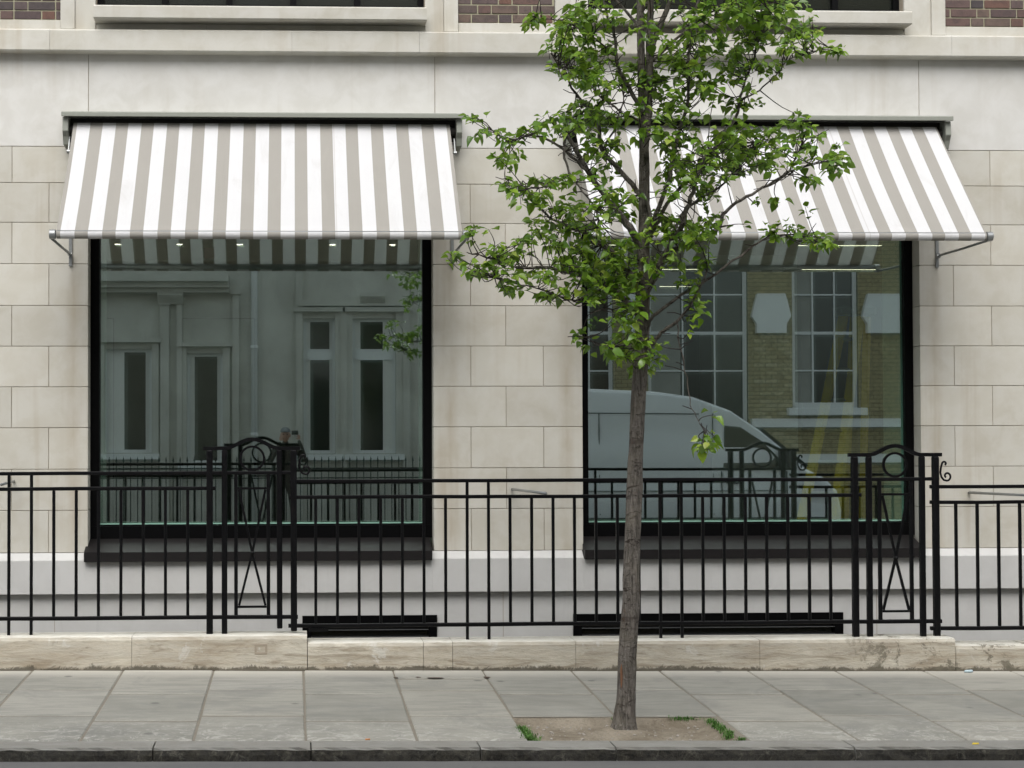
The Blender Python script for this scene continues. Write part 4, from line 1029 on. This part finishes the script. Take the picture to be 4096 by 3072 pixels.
# opposite railing behind the photographer
orl = thing('spiked_railing', 'black spiked railing across the street, mirrored low in the left window', 'railing')
bm = bmesh.new(); B(bm, -8, 3.2, -14.725, -14.695, 1.02, 1.05); B(bm, -8, 3.2, -14.725, -14.695, .86, .88); B(bm, -8, 3.2, -14.725, -14.695, .08, .11); obj('rail', bm, M['iron'], orl)
bm = bmesh.new(); tube(bm, [(0, 0, 0), (0, 0, 1.16)], .009, 6); bmesh.ops.create_cone(bm, cap_ends=True, segments=6, radius1=.022, radius2=.001, depth=.09, matrix=Matrix.Translation((0, 0, 1.19))); sp = mesh('bar', bm, M['iron'])
for i in range(90): put('bar', sp, orl, (-7.9 + .123 * i, -14.71, .02))
bm = bmesh.new(); B(bm, -8, 3.2, -14.82, -14.60, -.06, .06); obj('railing_plinth', bm, M['stucco'], orl)

# white van parked at the far kerb
van = thing('delivery_van', 'white high roofed van parked across the street, mirrored in the right window', 'van', loc=(0, 0, 0))
G0 = -.27
pv = [(2.4, G0 + .42), (2.38, G0 + 1.2), (2.42, G0 + 2.35), (2.55, G0 + 2.52), (2.9, G0 + 2.57), (4.3, G0 + 2.58), (5.4, G0 + 2.53), (5.95, G0 + 2.45), (6.5, G0 + 2.25), (6.95, G0 + 1.95), (7.35, G0 + 1.62), (7.62, G0 + 1.38), (7.9, G0 + 1.24), (8.08, G0 + 1.05), (8.14, G0 + .75), (8.12, G0 + .42)]
bm = bmesh.new(); N_ = len(pv); secs = []
for y, k in ((-12.20, .0), (-12.17, .6), (-12.08, 1.0), (-10.32, 1.0), (-10.23, .6), (-10.20, .0)):
    ring = []
    for (x, zz) in pv:
        hgt = (zz - G0) / 2.58; tuck = .10 * max(0, hgt - .35) * (1 if y > -11 else -1) * 1.4
        ring.append(bm.verts.new((5.2 + (x - 5.2) * (1 if k == 1 else (.995 if k == .6 else .985)), y - tuck, G0 + .42 + (zz - G0 - .42) * (1 if k == 1 else (.99 if k == .6 else .965)))))
    secs.append(ring)
for a, b in zip(secs[:-1], secs[1:]):
    for i in range(N_): bm.faces.new((a[i], b[i], b[(i + 1) % N_], a[(i + 1) % N_]))
bm.faces.new(secs[0][::-1]); bm.faces.new(secs[-1]); obj('body', bm, M['van'], van, False)
def vroof(x):
    tp_ = pv[1:14]
    for (xa, za), (xb, zb_) in zip(tp_[:-1], tp_[1:]):
        if xa <= x <= xb: return za + (zb_ - za) * (x - xa) / max(1e-6, xb - xa)
    return tp_[-1][1]
def vy(h): return -10.2 + .015 - .17 * max(0, h / 2.58 - .30) ** 1.35 - .05 * max(0, .34 - h / 2.58) / .34 + .012 * math.sin(h * 9)
bm = bmesh.new(); nx_, nz_ = 44, 26; gg = []
for i in range(nx_ + 1):
    x = 2.44 + (8.02 - 2.44) * i / nx_; top = vroof(x) - .05 - G0
    gg.append([bm.verts.new((x, vy(.44 + (top - .44) * j / nz_) - .10 * max(0, (x - 6.9) / 1.2) ** 2, G0 + .44 + (top - .44) * j / nz_)) for j in range(nz_ + 1)])
for i in range(nx_):
    for j in range(nz_): bm.faces.new((gg[i][j], gg[i + 1][j], gg[i + 1][j + 1], gg[i][j + 1]))
obj('side_panel', bm, M['van'], van, True)
def vside(pts, mat, name, y=-10.2, d=.012):
    bm = bmesh.new(); A = []; C_ = []
    for x, h in pts:
        A.append(bm.verts.new((x, vy(h) + d, G0 + h))); C_.append(bm.verts.new((x, vy(h) - .04, G0 + h)))
    bm.faces.new(A); bm.faces.new(C_[::-1])
    for i in range(len(A)): bm.faces.new((A[i], C_[i], C_[(i + 1) % len(A)], A[(i + 1) % len(A)]))
    return obj(name, bm, mat, van)
vside([(6.35, 1.36), (6.38, 2.02), (6.62, 2.00), (6.95, 1.78), (7.20, 1.52), (7.26, 1.36)], M['vglass'], 'side_window')
vside([(2.5, .44), (2.5, .66), (7.9, .66), (7.9, .44)], M['vtrim'], 'side_trim', d=.02)
for x in (4.5, 6.2): vside([(x, .7), (x, 2.2), (x + .012, 2.2), (x + .012, .7)], M['line'], 'door_seam', d=.004)
for x in (6.32, 7.30): vside([(x, .7), (x, 1.34), (x + .012, 1.34), (x + .012, .7)], M['line'], 'door_seam', d=.022)
vside([(6.40, 1.16), (6.40, 1.20), (6.60, 1.20), (6.60, 1.16)], M['vtrim'], 'door_handle', d=.04)
vside([(2.6, 1.05), (2.6, 1.06), (7.3, 1.06), (7.3, 1.05)], M['line'], 'body_crease', d=.022)
vside([(2.6, 2.22), (2.6, 2.235), (6.0, 2.20), (6.0, 2.185)], M['line'], 'roof_seam', d=.006)
vside([(7.6, .95), (7.55, 1.15), (7.95, 1.12), (8.0, .95)], M['lampg'], 'headlight', d=.006)
boxo('mirror', M['vtrim'], van, 7.18, 7.32, -10.30, -10.02, G0 + 1.36, G0 + 1.68, .03)
bm = bmesh.new(); prism(bm, [(6.98, G0 + 1.96), (7.66, G0 + 1.40), (7.69, G0 + 1.42), (7.0, G0 + 1.985)], 'y', -12.0, -10.40); obj('windscreen', bm, M['vglass'], van)
for x in (3.35, 7.15):
    for y in (-12.0, -10.36):
        bm = bmesh.new(); tube(bm, [(x, y - .11, G0 + .34), (x, y + .11, G0 + .34)], .34, 24); bev(bm, .02); wh = obj('wheel', bm, M['tyre'], van)
        bm = bmesh.new(); tube(bm, [(x, y - .125, G0 + .34), (x, y + .125, G0 + .34)], .20, 20); obj('rim', bm, M['rim'], wh)

# ------------------------------------------------------------------ PHOTOGRAPHER (seen only as a reflection)
per = thing('person', 'person in grey cap and dark coat raising a camera, mirrored in the left window', 'person')
def skin_mesh(name, verts, edges, mat, parent, sub=2):
    me = bpy.data.meshes.new(name); me.from_pydata([v[0] for v in verts], edges, []); o = put(name, me, parent)
    sm = o.modifiers.new('skin', 'SKIN'); sm.use_smooth_shade = True
    ss = o.modifiers.new('sub', 'SUBSURF'); ss.levels = sub; ss.render_levels = sub
    if not me.skin_vertices: 
        bpy.context.view_layer.update()
    for i, v in enumerate(verts): me.skin_vertices[0].data[i].radius = v[1] if isinstance(v[1], tuple) else (v[1], v[1])
    me.skin_vertices[0].data[0].use_root = True
    me.materials.append(mat)
    dg = bpy.context.evaluated_depsgraph_get(); ev = o.evaluated_get(dg); nm = bpy.data.meshes.new_from_object(ev)
    o.modifiers.clear(); o.data = nm
    if not nm.materials: nm.materials.append(mat)
    nm.polygons.foreach_set('use_smooth', [True] * len(nm.polygons)); return o
PXc, PYc, PZ = -.16, -13.62, -.065
def q(x, y, z): return (PXc + x, PYc + y, PZ + z)
body = [(q(0, 0, .95), (.155, .12)), (q(0, 0, 1.15), (.15, .115)), (q(0, .01, 1.34), (.175, .12)), (q(0, .01, 1.45), (.12, .09)), (q(0, .02, 1.53), .058), (q(0, .04, 1.60), .055),
        (q(-.19, .01, 1.43), .062), (q(-.27, .06, 1.22), .048), (q(-.17, .22, 1.38), .038), (q(-.08, .245, 1.58), .030),
        (q(.19, .01, 1.43), .062), (q(.33, .06, 1.26), .048), (q(.27, .20, 1.47), .038), (q(.22, .245, 1.60), .030),
        (q(-.10, 0, .86), (.09, .095)), (q(-.12, .02, .48), .062), (q(-.12, -.02, .10), .045), (q(-.12, .10, .045), .040),
        (q(.10, 0, .86), (.09, .095)), (q(.13, .02, .48), .062), (q(.14, -.02, .10), .045), (q(.15, .10, .045), .040)]
be = [(0, 1), (1, 2), (2, 3), (3, 4), (4, 5), (3, 6), (6, 7), (7, 8), (8, 9), (3, 10), (10, 11), (11, 12), (12, 13), (0, 14), (14, 15), (15, 16), (16, 17), (0, 18), (18, 19), (19, 20), (20, 21)]
skin_mesh('coat', body, be, M['coat'], per)
bm = bmesh.new(); bmesh.ops.create_uvsphere(bm, u_segments=24, v_segments=18, radius=1)
for v in bm.verts:
    x, y, z = v.co; s = 1 - .22 * max(0, -z) ** 1.2
    f = 0.0
    if y > .3: f = .10 * math.exp(-((x / .16) ** 2 + ((z + .12) / .22) ** 2)) - .05 * (math.exp(-(((x - .36) / .18) ** 2 + ((z - .08) / .13) ** 2)) + math.exp(-(((x + .36) / .18) ** 2 + ((z - .08) / .13) ** 2))) - .02 * math.exp(-((x / .3) ** 2 + ((z + .50) / .05) ** 2))
    v.co = Vector((x * .078 * s, y * .098 * (1 + f * 1.2), z * .118)) + Vector(q(0, .065, 1.685))
obj('head', bm, M['skin'], per, True)
for s in (-1, 1):
    bm = bmesh.new(); bmesh.ops.create_uvsphere(bm, u_segments=10, v_segments=8, radius=1, matrix=Matrix.Translation(q(s * .079, .055, 1.68)) @ Matrix.Diagonal((.012, .02, .032, 1))); obj('ear', bm, M['skin'], per, True)
    bm = bmesh.new(); bmesh.ops.create_uvsphere(bm, u_segments=8, v_segments=6, radius=.011, matrix=Matrix.Translation(q(s * .029, .150, 1.695))); obj('eye', bm, M['dglass'], per, True)
bm = bmesh.new(); bmesh.ops.create_uvsphere(bm, u_segments=20, v_segments=12, radius=1)
bmesh.ops.delete(bm, geom=[v for v in bm.verts if v.co.z < -.05], context='VERTS')
for v in bm.verts: v.co = Vector((v.co.x * .088, v.co.y * .108, v.co.z * .085)) + Vector(q(0, .055, 1.735))
B(bm, PXc - .065, PXc + .065, PYc + .13, PYc + .20, PZ + 1.733, PZ + 1.741)
obj('cap', bm, M['cap'], per)
def hand(cx, cy, cz, s):
    V = [((cx, cy - .05, cz - .03), .027), ((cx, cy, cz), (.030, .018))]; E = [(0, 1)]
    for f_ in range(4):
        i = len(V); bz = cz + .030 - f_ * .019; L = (.026, .030, .028, .022)[f_]
        V += [((cx + s * .012, cy + .03, bz), .0090), ((cx - s * .008, cy + .03 + L, bz), .0085), ((cx - s * .034, cy + .030 + L, bz - .002), .0075)]
        E += [(1, i), (i, i + 1), (i + 1, i + 2)]
    i = len(V); V += [((cx - s * .022, cy + .005, cz - .030), .0105), ((cx - s * .045, cy + .018, cz - .022), .0085)]; E += [(1, i), (i, i + 1)]
    skin_mesh('hand', V, E, M['skin'], per, 1)
hand(PXc - .075 + .0, -13.42, 1.60 - .065 + .03, -1); hand(PXc + .225, -13.42, 1.60 - .065 + .05, 1)
cm = thing('photo_camera', 'small black camera held up by the person, mirrored in the left window', 'camera')
boxo('camera_body', M['vtrim'], cm, -.055, .055, -13.395, -13.355, 1.625, 1.695, .006)
bm = bmesh.new(); tube(bm, [(0, -13.356, 1.66), (0, -13.335, 1.66)], .022, 16); obj('lens', bm, M['vtrim'], cm, True)
